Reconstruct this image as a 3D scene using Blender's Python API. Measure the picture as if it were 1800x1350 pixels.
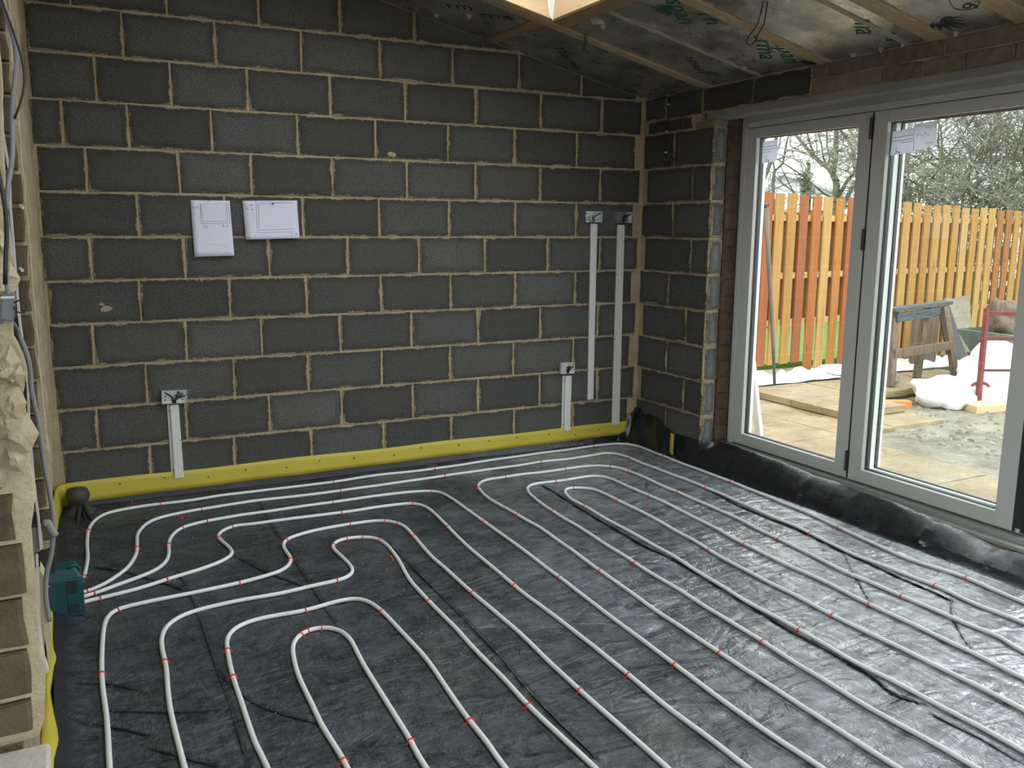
import bpy, bmesh, math, random
import numpy as np
from mathutils import Vector, Matrix, noise

# ------------------------------------------------------------------ camera, sky, exposure
for o in list(bpy.data.objects): bpy.data.objects.remove(o, do_unlink=True)
SC = bpy.context.scene
COL = SC.collection
cam_d = bpy.data.cameras.new('camera'); cam = bpy.data.objects.new('camera', cam_d); COL.objects.link(cam)
cam_d.sensor_fit = 'HORIZONTAL'; cam_d.sensor_width = 36.0; cam_d.lens = 36.0*1553.54/1800.0
cam_d.clip_start = 0.05; cam_d.clip_end = 300
_S = Vector((0.890477, -0.454980, 0.006624)); _U = Vector((0.073928, 0.159026, 0.984503)); _F = Vector((0.448982, 0.876187, -0.175245))
cam.matrix_world = Matrix(((_S.x, _U.x, -_F.x, 0.24186), (_S.y, _U.y, -_F.y, -5.11528), (_S.z, _U.z, -_F.z, 1.41519), (0, 0, 0, 1)))
SC.camera = cam
SC.view_settings.view_transform = 'Standard'
SC.view_settings.look = 'None'
SC.view_settings.gamma = 1.0
SC.view_settings.use_curve_mapping = False
SC.view_settings.exposure = 1.95
wd = bpy.data.worlds.new('overcast'); SC.world = wd; wd.use_nodes = True
wn = wd.node_tree; bg = wn.nodes['Background']
bg.inputs['Color'].default_value = (0.93, 0.97, 1.0, 1); bg.inputs['Strength'].default_value = 1.25

def portal(name, loc, rot, sx, sy):
    l = bpy.data.lights.new(name, 'AREA'); l.shape = 'RECTANGLE'; l.size = sx; l.size_y = sy
    l.cycles.is_portal = True
    o = bpy.data.objects.new(name, l); COL.objects.link(o); o.location = loc; o.rotation_euler = rot
R90 = math.radians(90)
portal('daylight_portal', (4.30, -2.85, 1.05), (0, R90, 0), 2.2, 4.3)
portal('daylight_portal', (1.92, -1.72, 3.12), (0, 0, 0), 1.9, 2.3)
portal('daylight_portal', (1.92, -4.70, 3.12), (0, 0, 0), 1.9, 2.3)
portal('daylight_portal', (0.6, -6.75, 1.4), (-R90, 0, 0), 2.7, 1.7)

# ------------------------------------------------------------------ helpers
random.seed(4)
rnd = random.random
def tag(o, label=None, cat=None, group=None, kind=None):
    if label: o['label'] = label
    if cat: o['category'] = cat
    if group: o['group'] = group
    if kind: o['kind'] = kind
    return o
def link(name, me, m=None, parent=None, loc=(0, 0, 0), rot=(0, 0, 0)):
    o = bpy.data.objects.new(name, me); COL.objects.link(o)
    if m is not None and me is not None and len(me.materials) == 0: me.materials.append(m)
    o.location = loc; o.rotation_euler = rot
    if parent is not None: o.parent = parent
    return o
def empty(name, loc=(0, 0, 0), rot=(0, 0, 0)):
    return link(name, None, None, None, loc, rot)
class MB:
    def __init__(s): s.v = []; s.f = []
    def add(s, vs, fs):
        n = len(s.v); s.v += [tuple(v) for v in vs]; s.f += [tuple(i+n for i in f) for f in fs]; return s
    def box(s, x0, x1, y0, y1, z0, z1):
        return s.add([(x0,y0,z0),(x1,y0,z0),(x1,y1,z0),(x0,y1,z0),(x0,y0,z1),(x1,y0,z1),(x1,y1,z1),(x0,y1,z1)],
                     [(0,3,2,1),(4,5,6,7),(0,1,5,4),(1,2,6,5),(2,3,7,6),(3,0,4,7)])
    def bar(s, a, b, w, h=None, up=(0, 0, 1)):
        h = h or w; a = Vector(a); b = Vector(b); d = (b-a).normalized(); u = Vector(up)
        if abs(d.dot(u)) > .97: u = Vector((0, 1, 0))
        r = d.cross(u).normalized()*w/2; u2 = r.cross(d).normalized()*h/2
        vs = [p+q for p in (a, b) for q in (-r-u2, r-u2, r+u2, -r+u2)]
        return s.add(vs, [(3,2,1,0),(4,5,6,7),(0,1,5,4),(1,2,6,5),(2,3,7,6),(3,0,4,7)])
    def prism(s, poly, fn, d0, d1):
        # poly of 2-D points, fn(u, v, d) -> xyz
        n = len(poly)
        vs = [fn(u, v, d0) for u, v in poly]+[fn(u, v, d1) for u, v in poly]
        fs = [tuple(range(n-1, -1, -1)), tuple(range(n, 2*n))]+[(i, (i+1) % n, n+(i+1) % n, n+i) for i in range(n)]
        return s.add(vs, fs)
    def tube(s, pts, r, n=8, cap=True, r1=None):
        pts = [Vector(p) for p in pts]; m = len(pts); t0 = None
        rs = [r+(0 if r1 is None else (r1-r)*i/(m-1)) for i in range(m)]
        base = len(s.v); prev = None
        for i, p in enumerate(pts):
            d = (pts[min(i+1, m-1)]-pts[max(i-1, 0)]).normalized()
            if prev is None:
                u = Vector((0, 0, 1)) if abs(d.z) < .9 else Vector((1, 0, 0))
                prev = d.cross(u).normalized()
            prev = (prev-d*prev.dot(d)).normalized(); q = d.cross(prev)
            for k in range(n):
                a = 2*math.pi*k/n; s.v.append(tuple(p+(prev*math.cos(a)+q*math.sin(a))*rs[i]))
        for i in range(m-1):
            for k in range(n):
                a = base+i*n+k; b = base+i*n+(k+1) % n; s.f.append((a, b, b+n, a+n))
        if cap:
            s.f.append(tuple(base+k for k in range(n-1, -1, -1))); s.f.append(tuple(base+(m-1)*n+k for k in range(n)))
        return s
    def cyl(s, a, b, r, n=12): return s.tube([a, b], r, n)
    def mesh(s, name):
        me = bpy.data.meshes.new(name); me.from_pydata(s.v, [], s.f); me.update(); return me
    def build(s, name, m, parent=None, loc=(0,0,0), rot=(0,0,0), smooth=False, bevel=0, subsurf=0):
        me = s.mesh(name); o = link(name, me, m, parent, loc, rot)
        if smooth:
            for p in me.polygons: p.use_smooth = True
        if bevel:
            b = o.modifiers.new('bevel', 'BEVEL'); b.width = bevel; b.segments = 2; b.limit_method = 'ANGLE'
        if subsurf:
            b = o.modifiers.new('subd', 'SUBSURF'); b.levels = subsurf; b.render_levels = subsurf
        return o
def catmull(pts, step=.02):
    P = [Vector(p) for p in pts]; out = []
    for i in range(len(P)-1):
        p0 = P[max(i-1, 0)]; p1 = P[i]; p2 = P[i+1]; p3 = P[min(i+2, len(P)-1)]
        n = max(1, int((p2-p1).length/step))
        for k in range(n):
            t = k/n
            out.append(.5*((2*p1)+(p2-p0)*t+(2*p0-5*p1+4*p2-p3)*t*t+(3*p1-p0-3*p2+p3)*t**3))
    out.append(P[-1]); return out
def smooth_path(pts, step=.015, it=4):
    q = catmull(pts, step)
    for _ in range(it): q = [q[0]]+[(q[i-1]+2*q[i]+q[i+1])/4 for i in range(1, len(q)-1)]+[q[-1]]
    return q

# ------------------------------------------------------------------ measured plan and elevation points (metres)
PIPES = {"A":[[0.247,-1.081],[0.254,-1.028],[0.269,-0.86],[0.273,-0.651],[0.288,-0.441],[0.326,-0.296],[0.386,-0.203],[0.473,-0.172],[0.569,-0.159],[0.653,-0.161],[0.831,-0.164],[0.991,-0.148],[1.173,-0.146],[1.619,-0.145],[1.924,-0.13],[2.253,-0.146],[2.812,-0.107],[3.474,-0.085],[3.653,-0.098],[3.728,-0.17],[3.743,-0.284],[3.737,-0.486],[3.734,-0.902],[3.733,-1.153],[3.721,-1.458],[3.713,-1.729],[3.687,-2.021],[3.634,-2.415],[3.644,-2.601],[3.676,-2.764],[3.646,-3.054],[3.636,-3.554],[3.624,-4.154]],"B":[[0.216,-1.272],[0.242,-1.266],[0.307,-1.223],[0.373,-1.14],[0.427,-1.047],[0.469,-0.899],[0.484,-0.755],[0.494,-0.632],[0.516,-0.551],[0.564,-0.451],[0.634,-0.396],[0.73,-0.366],[0.841,-0.346],[1.136,-0.329],[1.597,-0.339],[2.257,-0.318],[2.713,-0.3],[2.942,-0.296],[3.276,-0.298],[3.417,-0.266],[3.478,-0.312],[3.506,-0.424],[3.509,-0.6],[3.517,-1.192],[3.502,-1.616],[3.488,-1.957],[3.48,-2.039],[3.451,-2.39],[3.466,-2.756],[3.448,-2.942],[3.454,-3.179],[3.464,-3.679],[3.476,-4.279]],"C":[[0.215,-1.322],[0.245,-1.309],[0.285,-1.294],[0.367,-1.243],[0.452,-1.189],[0.528,-1.134],[0.58,-1.052],[0.603,-0.962],[0.618,-0.82],[0.641,-0.718],[0.677,-0.639],[0.719,-0.594],[0.833,-0.556],[1.002,-0.534],[1.095,-0.537],[1.494,-0.53],[1.874,-0.522],[2.056,-0.567],[2.094,-0.622],[2.104,-0.763],[2.101,-0.963],[2.097,-1.168],[2.093,-1.544],[2.079,-1.977],[2.068,-2.326],[2.051,-2.819],[2.043,-3.12],[2.045,-3.328],[2.054,-3.504],[2.064,-4.004],[2.076,-4.604]],"D":[[0.214,-1.377],[0.244,-1.365],[0.306,-1.354],[0.442,-1.323],[0.578,-1.263],[0.722,-1.206],[0.821,-1.14],[0.868,-1.07],[0.866,-0.984],[0.846,-0.864],[0.845,-0.803],[0.876,-0.737],[0.949,-0.687],[1.062,-0.702],[1.495,-0.729],[1.697,-0.723],[1.833,-0.728],[1.882,-0.746],[1.915,-0.813],[1.921,-0.939],[1.903,-1.158],[1.874,-1.501],[1.86,-1.97],[1.864,-2.213],[1.868,-2.53],[1.865,-2.811],[1.858,-3.05],[1.864,-3.258],[1.866,-3.406],[1.876,-3.906],[1.888,-4.505]],"E":[[0.248,-3.719],[0.26,-3.119],[0.27,-2.619],[0.276,-2.345],[0.274,-2.132],[0.279,-1.958],[0.294,-1.726],[0.309,-1.6],[0.332,-1.535],[0.368,-1.502],[0.483,-1.484],[0.636,-1.464],[0.847,-1.436],[0.991,-1.397],[1.049,-1.359],[1.09,-1.281],[1.092,-1.192],[1.096,-1.091],[1.115,-1.036],[1.151,-0.997],[1.29,-0.943],[1.484,-0.928],[1.615,-0.943],[1.678,-1.003],[1.702,-1.083],[1.7,-1.202],[1.674,-1.505],[1.674,-1.688],[1.669,-1.961],[1.677,-2.379],[1.663,-2.825],[1.662,-3.1],[1.661,-3.313],[1.651,-3.813],[1.639,-4.412]],"F":[[0.479,-3.812],[0.467,-3.212],[0.457,-2.712],[0.455,-2.434],[0.46,-2.28],[0.474,-2.078],[0.476,-1.927],[0.486,-1.832],[0.513,-1.746],[0.573,-1.676],[0.654,-1.643],[0.765,-1.63],[0.954,-1.629],[1.087,-1.616],[1.219,-1.607],[1.272,-1.581],[1.302,-1.524],[1.308,-1.453],[1.302,-1.304],[1.296,-1.23],[1.314,-1.176],[1.349,-1.138],[1.395,-1.125],[1.473,-1.141],[1.524,-1.192],[1.538,-1.296],[1.524,-1.494],[1.487,-1.738],[1.48,-1.963],[1.483,-2.23],[1.478,-2.393],[1.476,-2.649],[1.467,-2.839],[1.47,-3.034],[1.478,-3.221],[1.488,-3.721],[1.5,-4.321]],"G":[[0.685,-3.915],[0.673,-3.315],[0.663,-2.815],[0.657,-2.657],[0.662,-2.434],[0.668,-2.223],[0.682,-2.053],[0.694,-1.965],[0.718,-1.905],[0.76,-1.86],[0.848,-1.834],[1.013,-1.834],[1.148,-1.812],[1.224,-1.818],[1.26,-1.867],[1.279,-1.971],[1.288,-2.128],[1.295,-2.389],[1.281,-2.61],[1.264,-2.836],[1.26,-2.983],[1.253,-3.109],[1.243,-3.609],[1.231,-4.209]],"H":[[0.838,-4.013],[0.85,-3.413],[0.86,-2.913],[0.86,-2.853],[0.854,-2.68],[0.858,-2.553],[0.864,-2.345],[0.884,-2.181],[0.901,-2.108],[0.929,-2.053],[0.959,-2.025],[0.994,-2.005],[1.035,-2.011],[1.07,-2.036],[1.091,-2.09],[1.099,-2.165],[1.085,-2.357],[1.074,-2.607],[1.065,-2.86],[1.056,-3.007],[1.047,-3.507],[1.035,-4.107]],"I":[[2.27,-4.701],[2.258,-4.101],[2.248,-3.601],[2.244,-3.447],[2.245,-3.188],[2.251,-2.824],[2.257,-2.498],[2.278,-1.984],[2.295,-1.708],[2.314,-1.395],[2.301,-1.155],[2.294,-0.861],[2.308,-0.719],[2.334,-0.608],[2.379,-0.539],[2.447,-0.499],[2.595,-0.502],[3.014,-0.497],[3.162,-0.509],[3.255,-0.583],[3.313,-0.707],[3.313,-1.181],[3.311,-1.646],[3.281,-2.01],[3.275,-2.173],[3.251,-2.428],[3.248,-2.77],[3.251,-3.025],[3.259,-3.212],[3.231,-3.325],[3.221,-3.825],[3.209,-4.425]],"J":[[2.464,-4.802],[2.452,-4.202],[2.442,-3.702],[2.439,-3.601],[2.432,-3.454],[2.433,-3.263],[2.438,-3.042],[2.45,-2.826],[2.451,-2.641],[2.462,-2.279],[2.468,-1.983],[2.492,-1.515],[2.504,-1.169],[2.518,-1.01],[2.537,-0.875],[2.565,-0.782],[2.607,-0.727],[2.678,-0.703],[2.82,-0.712],[3.056,-0.717],[3.117,-0.794],[3.119,-0.883],[3.112,-0.983],[3.121,-1.174],[3.128,-1.461],[3.109,-1.727],[3.082,-2.032],[3.075,-2.375],[3.075,-2.593],[3.061,-2.778],[3.065,-3.116],[3.048,-3.445],[3.038,-3.945],[3.026,-4.545]],"K":[[2.617,-4.813],[2.629,-4.213],[2.639,-3.713],[2.642,-3.55],[2.64,-3.34],[2.63,-3.096],[2.637,-2.816],[2.638,-2.519],[2.656,-2.192],[2.68,-1.854],[2.693,-1.468],[2.703,-1.173],[2.7,-1.058],[2.719,-0.963],[2.749,-0.896],[2.785,-0.864],[2.826,-0.865],[2.874,-0.894],[2.916,-0.952],[2.917,-1.169],[2.919,-1.527],[2.887,-1.958],[2.856,-2.26],[2.854,-2.599],[2.847,-2.788],[2.857,-3.165],[2.851,-3.574],[2.841,-4.074],[2.829,-4.674]]}
CLIPS = {"A":[[0.2469,-1.1013],[0.2868,-0.4714],[0.65,-0.1945],[1.61,-0.1789],[2.24,-0.1792],[3.4519,-0.1185],[3.714,-0.517],[3.7101,-1.1796],[3.6635,-2.0413],[3.6516,-2.7793]],"B":[[0.2547,-1.279],[0.4777,-0.8185],[0.8367,-0.3825],[1.5911,-0.3721],[2.244,-0.3506],[2.9236,-0.3284],[3.4845,-0.4557],[3.4948,-1.2183],[3.455,-2.0623],[3.4415,-2.7727]],"C":[[0.2849,-1.3193],[0.6157,-0.8355],[0.7156,-0.6243],[0.8276,-0.5824],[1.4865,-0.5558],[2.04,-0.6016],[2.0833,-1.1937],[2.0646,-2.0004],[2.0391,-2.8433]],"D":[[0.3034,-1.3786],[0.576,-1.2905],[0.8399,-0.8407],[0.9443,-0.7167],[1.4862,-0.7612],[1.8652,-0.7731],[1.8906,-1.1873],[1.8494,-1.9906],[1.8542,-2.8269]],"E":[[0.3657,-1.5293],[0.2781,-2.0417],[0.8415,-1.4619],[1.1431,-1.0328],[1.0843,-1.2839],[1.4756,-0.9563],[1.6231,-0.9991],[1.6638,-1.0383],[1.6894,-1.2374],[1.6584,-1.9948],[1.6514,-2.8432]],"F":[[0.4773,-2.0385],[1.2106,-1.6364],[1.3192,-1.1962],[1.3876,-1.1521],[1.4635,-1.1716],[1.5125,-1.2218],[1.4742,-1.9855],[1.4576,-2.856]],"G":[[0.6824,-2.0412],[0.6683,-2.2479],[1.0077,-1.8572],[1.271,-1.9927],[1.2577,-2.8551]],"H":[[0.9511,-2.0489],[0.9889,-2.0256],[1.0307,-2.0303],[0.8565,-2.8838],[1.0573,-2.8741]],"I":[[2.319,-0.6372],[2.2863,-1.1812],[2.2686,-2.0073],[2.2378,-2.8392],[2.5638,-0.5322],[2.9953,-0.5281],[3.2346,-0.6138],[3.296,-0.7309],[3.2938,-1.2083],[3.2496,-2.0435],[3.2299,-2.7868]],"J":[[2.4872,-1.1948],[2.4503,-2.0067],[2.4337,-2.8426],[2.8022,-0.7413],[3.099,-1.1986],[3.0639,-2.0229],[3.0409,-2.7933]],"K":[[2.689,-1.195],[2.6189,-2.8301],[2.8181,-0.8911],[2.8988,-1.1952],[2.8619,-2.009],[2.831,-2.8019]]}
STRAY = [[0.51,-0.0838],[0.7132,-0.4557],[1.5033,-1.4664]]
CREASES = [[[2.691,-0.7475],[2.668,-1.2299],[2.6538,-1.528],[2.6411,-1.7943],[2.6537,-2.1515],[2.6311,-2.5261],[2.6068,-2.8177],[2.6108,-3.0303],[2.6125,-3.1722],[2.577,-3.3051],[2.6097,-3.3918]],[[3.5201,-1.2245],[3.4717,-1.5657],[3.4717,-1.9743],[3.4461,-2.3056],[3.4194,-2.6287],[3.3991,-2.9041]],[[1.56,-1.2488],[1.5495,-1.6896],[1.5454,-2.0161],[1.5399,-2.4575],[1.5122,-2.8083],[1.5103,-3.1712]],[[1.1416,-0.3002],[1.1164,-0.7112],[1.1068,-1.07],[1.0967,-1.5576],[1.0876,-1.9814]],[[0.6144,-1.1661],[0.6316,-1.5418],[0.628,-1.9823],[0.6259,-2.1965],[0.6237,-2.4505],[0.6148,-2.7585]],[[0.2007,-2.0614],[0.2907,-2.1143],[0.3782,-2.1941]],[[0.2854,-2.2861],[0.4826,-2.3914],[0.6175,-2.4363]],[[0.1861,-2.3015],[0.3294,-2.4315],[0.3901,-2.4986]],[[0.3676,-2.5426],[0.4448,-2.6312],[0.5348,-2.7275]],[[0.3063,-0.4587],[0.4082,-0.4337],[0.5086,-0.4347]],[[0.2749,-0.9481],[0.4539,-1.1448],[0.6113,-1.4055]],[[0.8765,-1.1126],[0.9469,-1.3219],[1.0633,-1.5749]],[[3.4321,-2.3152],[3.3212,-2.4565],[3.0962,-2.7551]],[[3.397,-2.9031],[3.2741,-2.9979],[3.1591,-3.1274],[3.0923,-3.2155]],[[3.272,-0.9633],[3.2171,-1.0401]],[[0.6259,-2.1965],[0.702,-2.452],[0.8494,-2.6523]],[[2.5838,-3.4537],[2.5913,-3.6039],[2.5903,-3.7459]]]
VJ = {"0":[0.625,1.075,1.52,1.973,2.425,2.878,3.332],"1":[0.373,0.825,1.281,1.711,2.167,2.615,3.07,3.525],"2":[0.631,1.093,1.515,1.967,2.42,2.87,3.327],"3":[0.386,0.846,1.255,1.712,2.162,2.615,3.068,3.517],"4":[0.627,1.09,1.52,1.972,2.426,2.879,3.331],"5":[0.405,0.864,1.315,1.771,2.217,2.662,3.117,3.523],"6":[0.644,1.085,1.515,1.969,2.418,2.876,3.329],"7":[0.414,0.861,1.237,1.692,2.146,2.599,3.055,3.511],"8":[0.321,0.624,1.038,1.5,1.956,2.413,2.868,3.324],"9":[0.487,0.844,1.236,1.692,2.142,2.6,3.053,3.511],"10":[0.626,1.079,1.535,1.991,2.446,2.896,3.353],"11":[0.402,0.846,1.311,1.762,2.205]}
BOX = [[[0.698,0.523],[0.831,0.519],[0.83,0.445],[0.7,0.447]],[[3.216,0.514],[3.319,0.511],[3.325,0.436],[3.222,0.44]],[[3.386,1.521],[3.515,1.522],[3.517,1.447],[3.387,1.446]],[[3.624,1.52],[3.754,1.522],[3.757,1.445],[3.627,1.444]]]
TRUNK = [[[0.732,0.441],[0.785,0.436],[0.79,0.048],[0.733,0.055]],[[3.249,0.426],[3.308,0.426],[3.306,0.068],[3.247,0.07]],[[3.436,1.443],[3.486,1.443],[3.486,0.241],[3.44,0.245]],[[3.65,1.437],[3.706,1.437],[3.709,0.07],[3.647,0.072]]]
PAPER = [[[0.908,1.544],[1.112,1.545],[1.121,1.248],[0.912,1.243]],[[1.18,1.546],[1.481,1.553],[1.486,1.343],[1.188,1.335]]]
RVJ = {"0":[-0.361],"1":[-0.546],"2":[-0.348],"3":[-0.54],"4":[-0.34],"5":[-0.558],"6":[-0.361],"7":[-0.55],"8":[-0.349]}
HOOKCABLE = [[-0.114,2.269],[-0.158,2.27],[-0.251,2.263],[-0.284,2.22],[-0.276,2.143],[-0.271,2.036],[-0.265,1.929],[-0.276,1.856],[-0.314,1.832],[-0.278,1.816],[-0.246,1.843]]
UPST = [[-0.871,0.07],[-0.977,0.068],[-1.304,0.079],[-1.624,0.03],[-1.861,0.043],[-2.278,0.028],[-2.514,0.004],[-2.66,-0.028],[-2.815,-0.019]]
L1B = [[0.1621,1.1609],[0.1672,1.1284],[0.1649,1.0685],[0.1655,1.0513],[0.1623,0.9957],[0.1705,0.9567],[0.1618,0.9316],[0.1674,0.9086],[0.1676,0.8425],[0.1681,0.8316],[0.1682,0.7844],[0.1673,0.76],[0.1636,0.7129]]
L1Z = [1.0667,0.9959,0.92,0.8467,0.7722,0.7198]
L1P = [[0.1996,1.6821],[0.1989,1.6294],[0.1974,1.5826],[0.1942,1.5282],[0.1908,1.457],[0.1907,1.4099],[0.1929,1.3743],[0.1874,1.3384],[0.1876,1.3093],[0.1834,1.2728],[0.1885,1.2563],[0.1946,1.2351],[0.1944,1.2163],[0.1891,1.1903],[0.1909,1.1559],[0.1908,1.1212],[0.1903,1.0894],[0.1933,1.0505],[0.1908,1.0351],[0.184,1.0082],[0.1838,0.9632],[0.1844,0.9274],[0.1829,0.8725],[0.1822,0.8451],[0.1799,0.8331],[0.1858,0.8115],[0.1849,0.7803],[0.1806,0.7333],[0.171,0.7091]]
L2Z = [1.8046,1.7452,1.6772,1.5967,1.5236,1.4497,1.3725,1.2969,1.2192,1.1432,1.0701,0.9949,0.9203,0.8448,0.7725,0.6954]
L2B = [[0.1657,0.1835],[0.1713,0.1894],[0.1673,0.1865],[0.1665,0.1869],[0.1658,0.1853],[0.165,0.1857],[0.1677,0.1864],[0.1696,0.184],[0.1659,0.1815],[0.1645,0.1802],[0.1642,0.1833],[0.1664,0.1858]]
CABLE1 = [[0.2078,1.6681],[0.2108,1.6504],[0.2164,1.6357],[0.2174,1.6205],[0.2204,1.6085],[0.2211,1.5962],[0.2153,1.5802],[0.2126,1.5612],[0.2079,1.5453],[0.2078,1.5295],[0.2088,1.5137],[0.2078,1.4946],[0.2048,1.4785],[0.1989,1.4622],[0.1941,1.446],[0.1919,1.4266],[0.1938,1.407],[0.1928,1.3873],[0.1906,1.3742],[0.1886,1.3576],[0.1867,1.3411],[0.1882,1.3243]]
CABLE1b = [[0.1906,1.4806],[0.1935,1.4617],[0.1945,1.4458],[0.1966,1.4297],[0.1962,1.4103],[0.1946,1.3973],[0.1912,1.3843],[0.1896,1.3647],[0.188,1.345]]
CABLE1c = [[0.207,1.6659],[0.2125,1.6515],[0.2177,1.634],[0.2205,1.613],[0.2245,1.606],[0.2271,1.589],[0.227,1.5735],[0.2237,1.5608],[0.2167,1.5447],[0.2113,1.5331]]
CABLE2 = [[0.1563,1.2223],[0.1595,1.1987],[0.1658,1.1747],[0.1738,1.1445],[0.1772,1.1082],[0.1749,1.0782],[0.1783,1.0414],[0.1823,1.0105],[0.1849,0.9608],[0.187,0.9044],[0.1905,0.8662],[0.1941,0.8276],[0.195,0.7955],[0.1942,0.7699],[0.1912,0.7446],[0.1882,0.7191],[0.1819,0.6942],[0.1736,0.6721],[0.1688,0.6377],[0.1668,0.6117],[0.1687,0.5783],[0.1703,0.5554]]
JB = [[0.1821,1.3345],[0.1953,1.3321],[0.1916,1.3006],[0.1779,1.3045]]
COIL = [[0.1808,0.7927],[0.1866,0.7843],[0.1897,0.7686],[0.1975,0.7572]]
YL = [[[0.1569,-0.0151],[0.1681,0.1193]],[[0.1529,-0.4758],[0.1621,-0.3893]],[[0.145,-0.9089],[0.1529,-0.7302]],[[0.1426,-1.0981],[0.1432,-0.8808]]]
YL2 = [[[0.1163,-0.0698],[0.1426,-0.0798],-1.5],[[0.1234,-0.0791],[0.1436,-0.0879],-1.6],[[0.1166,-0.0779],[0.1392,-0.0895],-1.75],[[0.119,-0.0524],[0.1437,-0.0706],-1.9],[[0.1106,-0.0405],[0.1346,-0.0503],-2.05],[[0.1113,-0.0407],[0.1265,-0.0503],-2.15],[[0.113,-0.0308],[0.1393,-0.047],-2.3],[[0.109,-0.0394],[0.1554,-0.0614],-2.45],[[0.1103,-0.0701],[0.1614,-0.0852],-2.55],[[0.1008,-0.0609],[0.1621,-0.0806],-2.75]]
SILL = [[0.1259,0.7194],[0.1855,0.7145],[0.1851,0.6715]]
TREE1 = [[0.0631,0.0316,[[11.314,5.271,1.826],[11.329,5.324,2.128],[11.301,5.371,2.287],[11.346,5.383,2.465],[11.371,5.416,2.695],[11.4,5.456,2.97],[11.457,5.493,3.299]]],[0.0406,0.0225,[[11.315,5.338,2.163],[11.257,5.404,2.34],[11.152,5.477,2.437],[11.055,5.547,2.538],[10.942,5.635,2.692],[10.839,5.723,2.869],[10.733,5.836,3.161]]],[0.0225,0.0135,[[11.034,5.565,2.578],[11.015,5.611,2.755],[10.995,5.653,2.914],[10.973,5.713,3.162]]],[0.0366,0.0183,[[11.514,5.424,1.958],[11.551,5.416,2.017],[11.671,5.391,2.198],[11.85,5.344,2.419],[12.065,5.286,2.682],[12.293,5.236,3.016]]],[0.0435,0.0241,[[12.243,5.943,1.856],[12.275,5.944,1.942],[12.355,5.933,2.095],[12.452,5.913,2.243],[12.441,5.957,2.433],[12.422,6.03,2.751],[12.366,6.093,2.921],[12.244,6.187,3.082],[12.16,6.291,3.385]]],[0.018,0.0108,[[11.275,5.38,2.269],[11.238,5.418,2.362],[11.27,5.432,2.517],[11.246,5.489,2.739],[11.262,5.523,2.952],[11.306,5.552,3.209]]],[0.018,0.009,[[11.249,5.408,2.34],[11.198,5.469,2.517],[11.173,5.522,2.716],[11.154,5.567,2.893],[11.142,5.627,3.164]]],[0.0193,0.0097,[[12.439,5.93,2.295],[12.534,5.929,2.533],[12.602,5.938,2.752],[12.613,5.984,3.009],[12.677,6.008,3.294]]]]
TREE2 = [[0.0251,0.0126,[[9.707,4.956,1.84],[9.709,4.979,1.959],[9.712,5.006,2.103],[9.752,5.013,2.236],[9.862,4.981,2.36],[9.928,4.995,2.599],[9.965,5.006,2.748],[9.995,5.04,2.995]]],[0.0167,0.01,[[9.727,4.999,2.104],[9.746,5.019,2.252],[9.751,5.049,2.417],[9.833,5.048,2.619],[9.865,5.057,2.747],[9.898,5.089,2.994]]],[0.0109,0.0067,[[10.035,4.789,1.842],[9.995,4.822,1.908],[9.926,4.891,2.072],[9.859,4.976,2.327],[9.823,5.027,2.491]]],[0.0109,0.0067,[[10.007,4.807,1.859],[9.94,4.862,1.965],[9.815,4.951,2.088],[9.735,5.015,2.202]]],[0.0126,0.0067,[[10.177,4.716,1.843],[10.141,4.759,1.967],[10.062,4.828,2.106],[10.021,4.878,2.254]]]]
TREE3 = [[0.0348,0.0232,[[8.79,4.286,1.844],[8.824,4.296,1.983],[8.913,4.281,2.136],[8.987,4.281,2.324],[9.03,4.29,2.476],[9.076,4.299,2.644],[9.103,4.339,2.91]]]]
STUMP = [[12.446,7.008,1.993],[12.463,7.045,2.226],[12.45,7.089,2.408],[12.513,7.079,2.52],[12.482,7.11,2.601]]
TH = [[11.191,4.182,1.769],[12.787,5.084,1.812],[11.788,3.877,1.773],[13.951,5.063,1.831],[12.889,3.887,1.792],[14.639,4.711,1.836],[13.547,3.551,1.797],[15.369,4.338,1.842]]
HOUSE = [[17.459,13.656,2.425],[17.887,13.516,2.824],[18.357,13.245,2.675],[19.132,12.788,2.377]]

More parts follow.
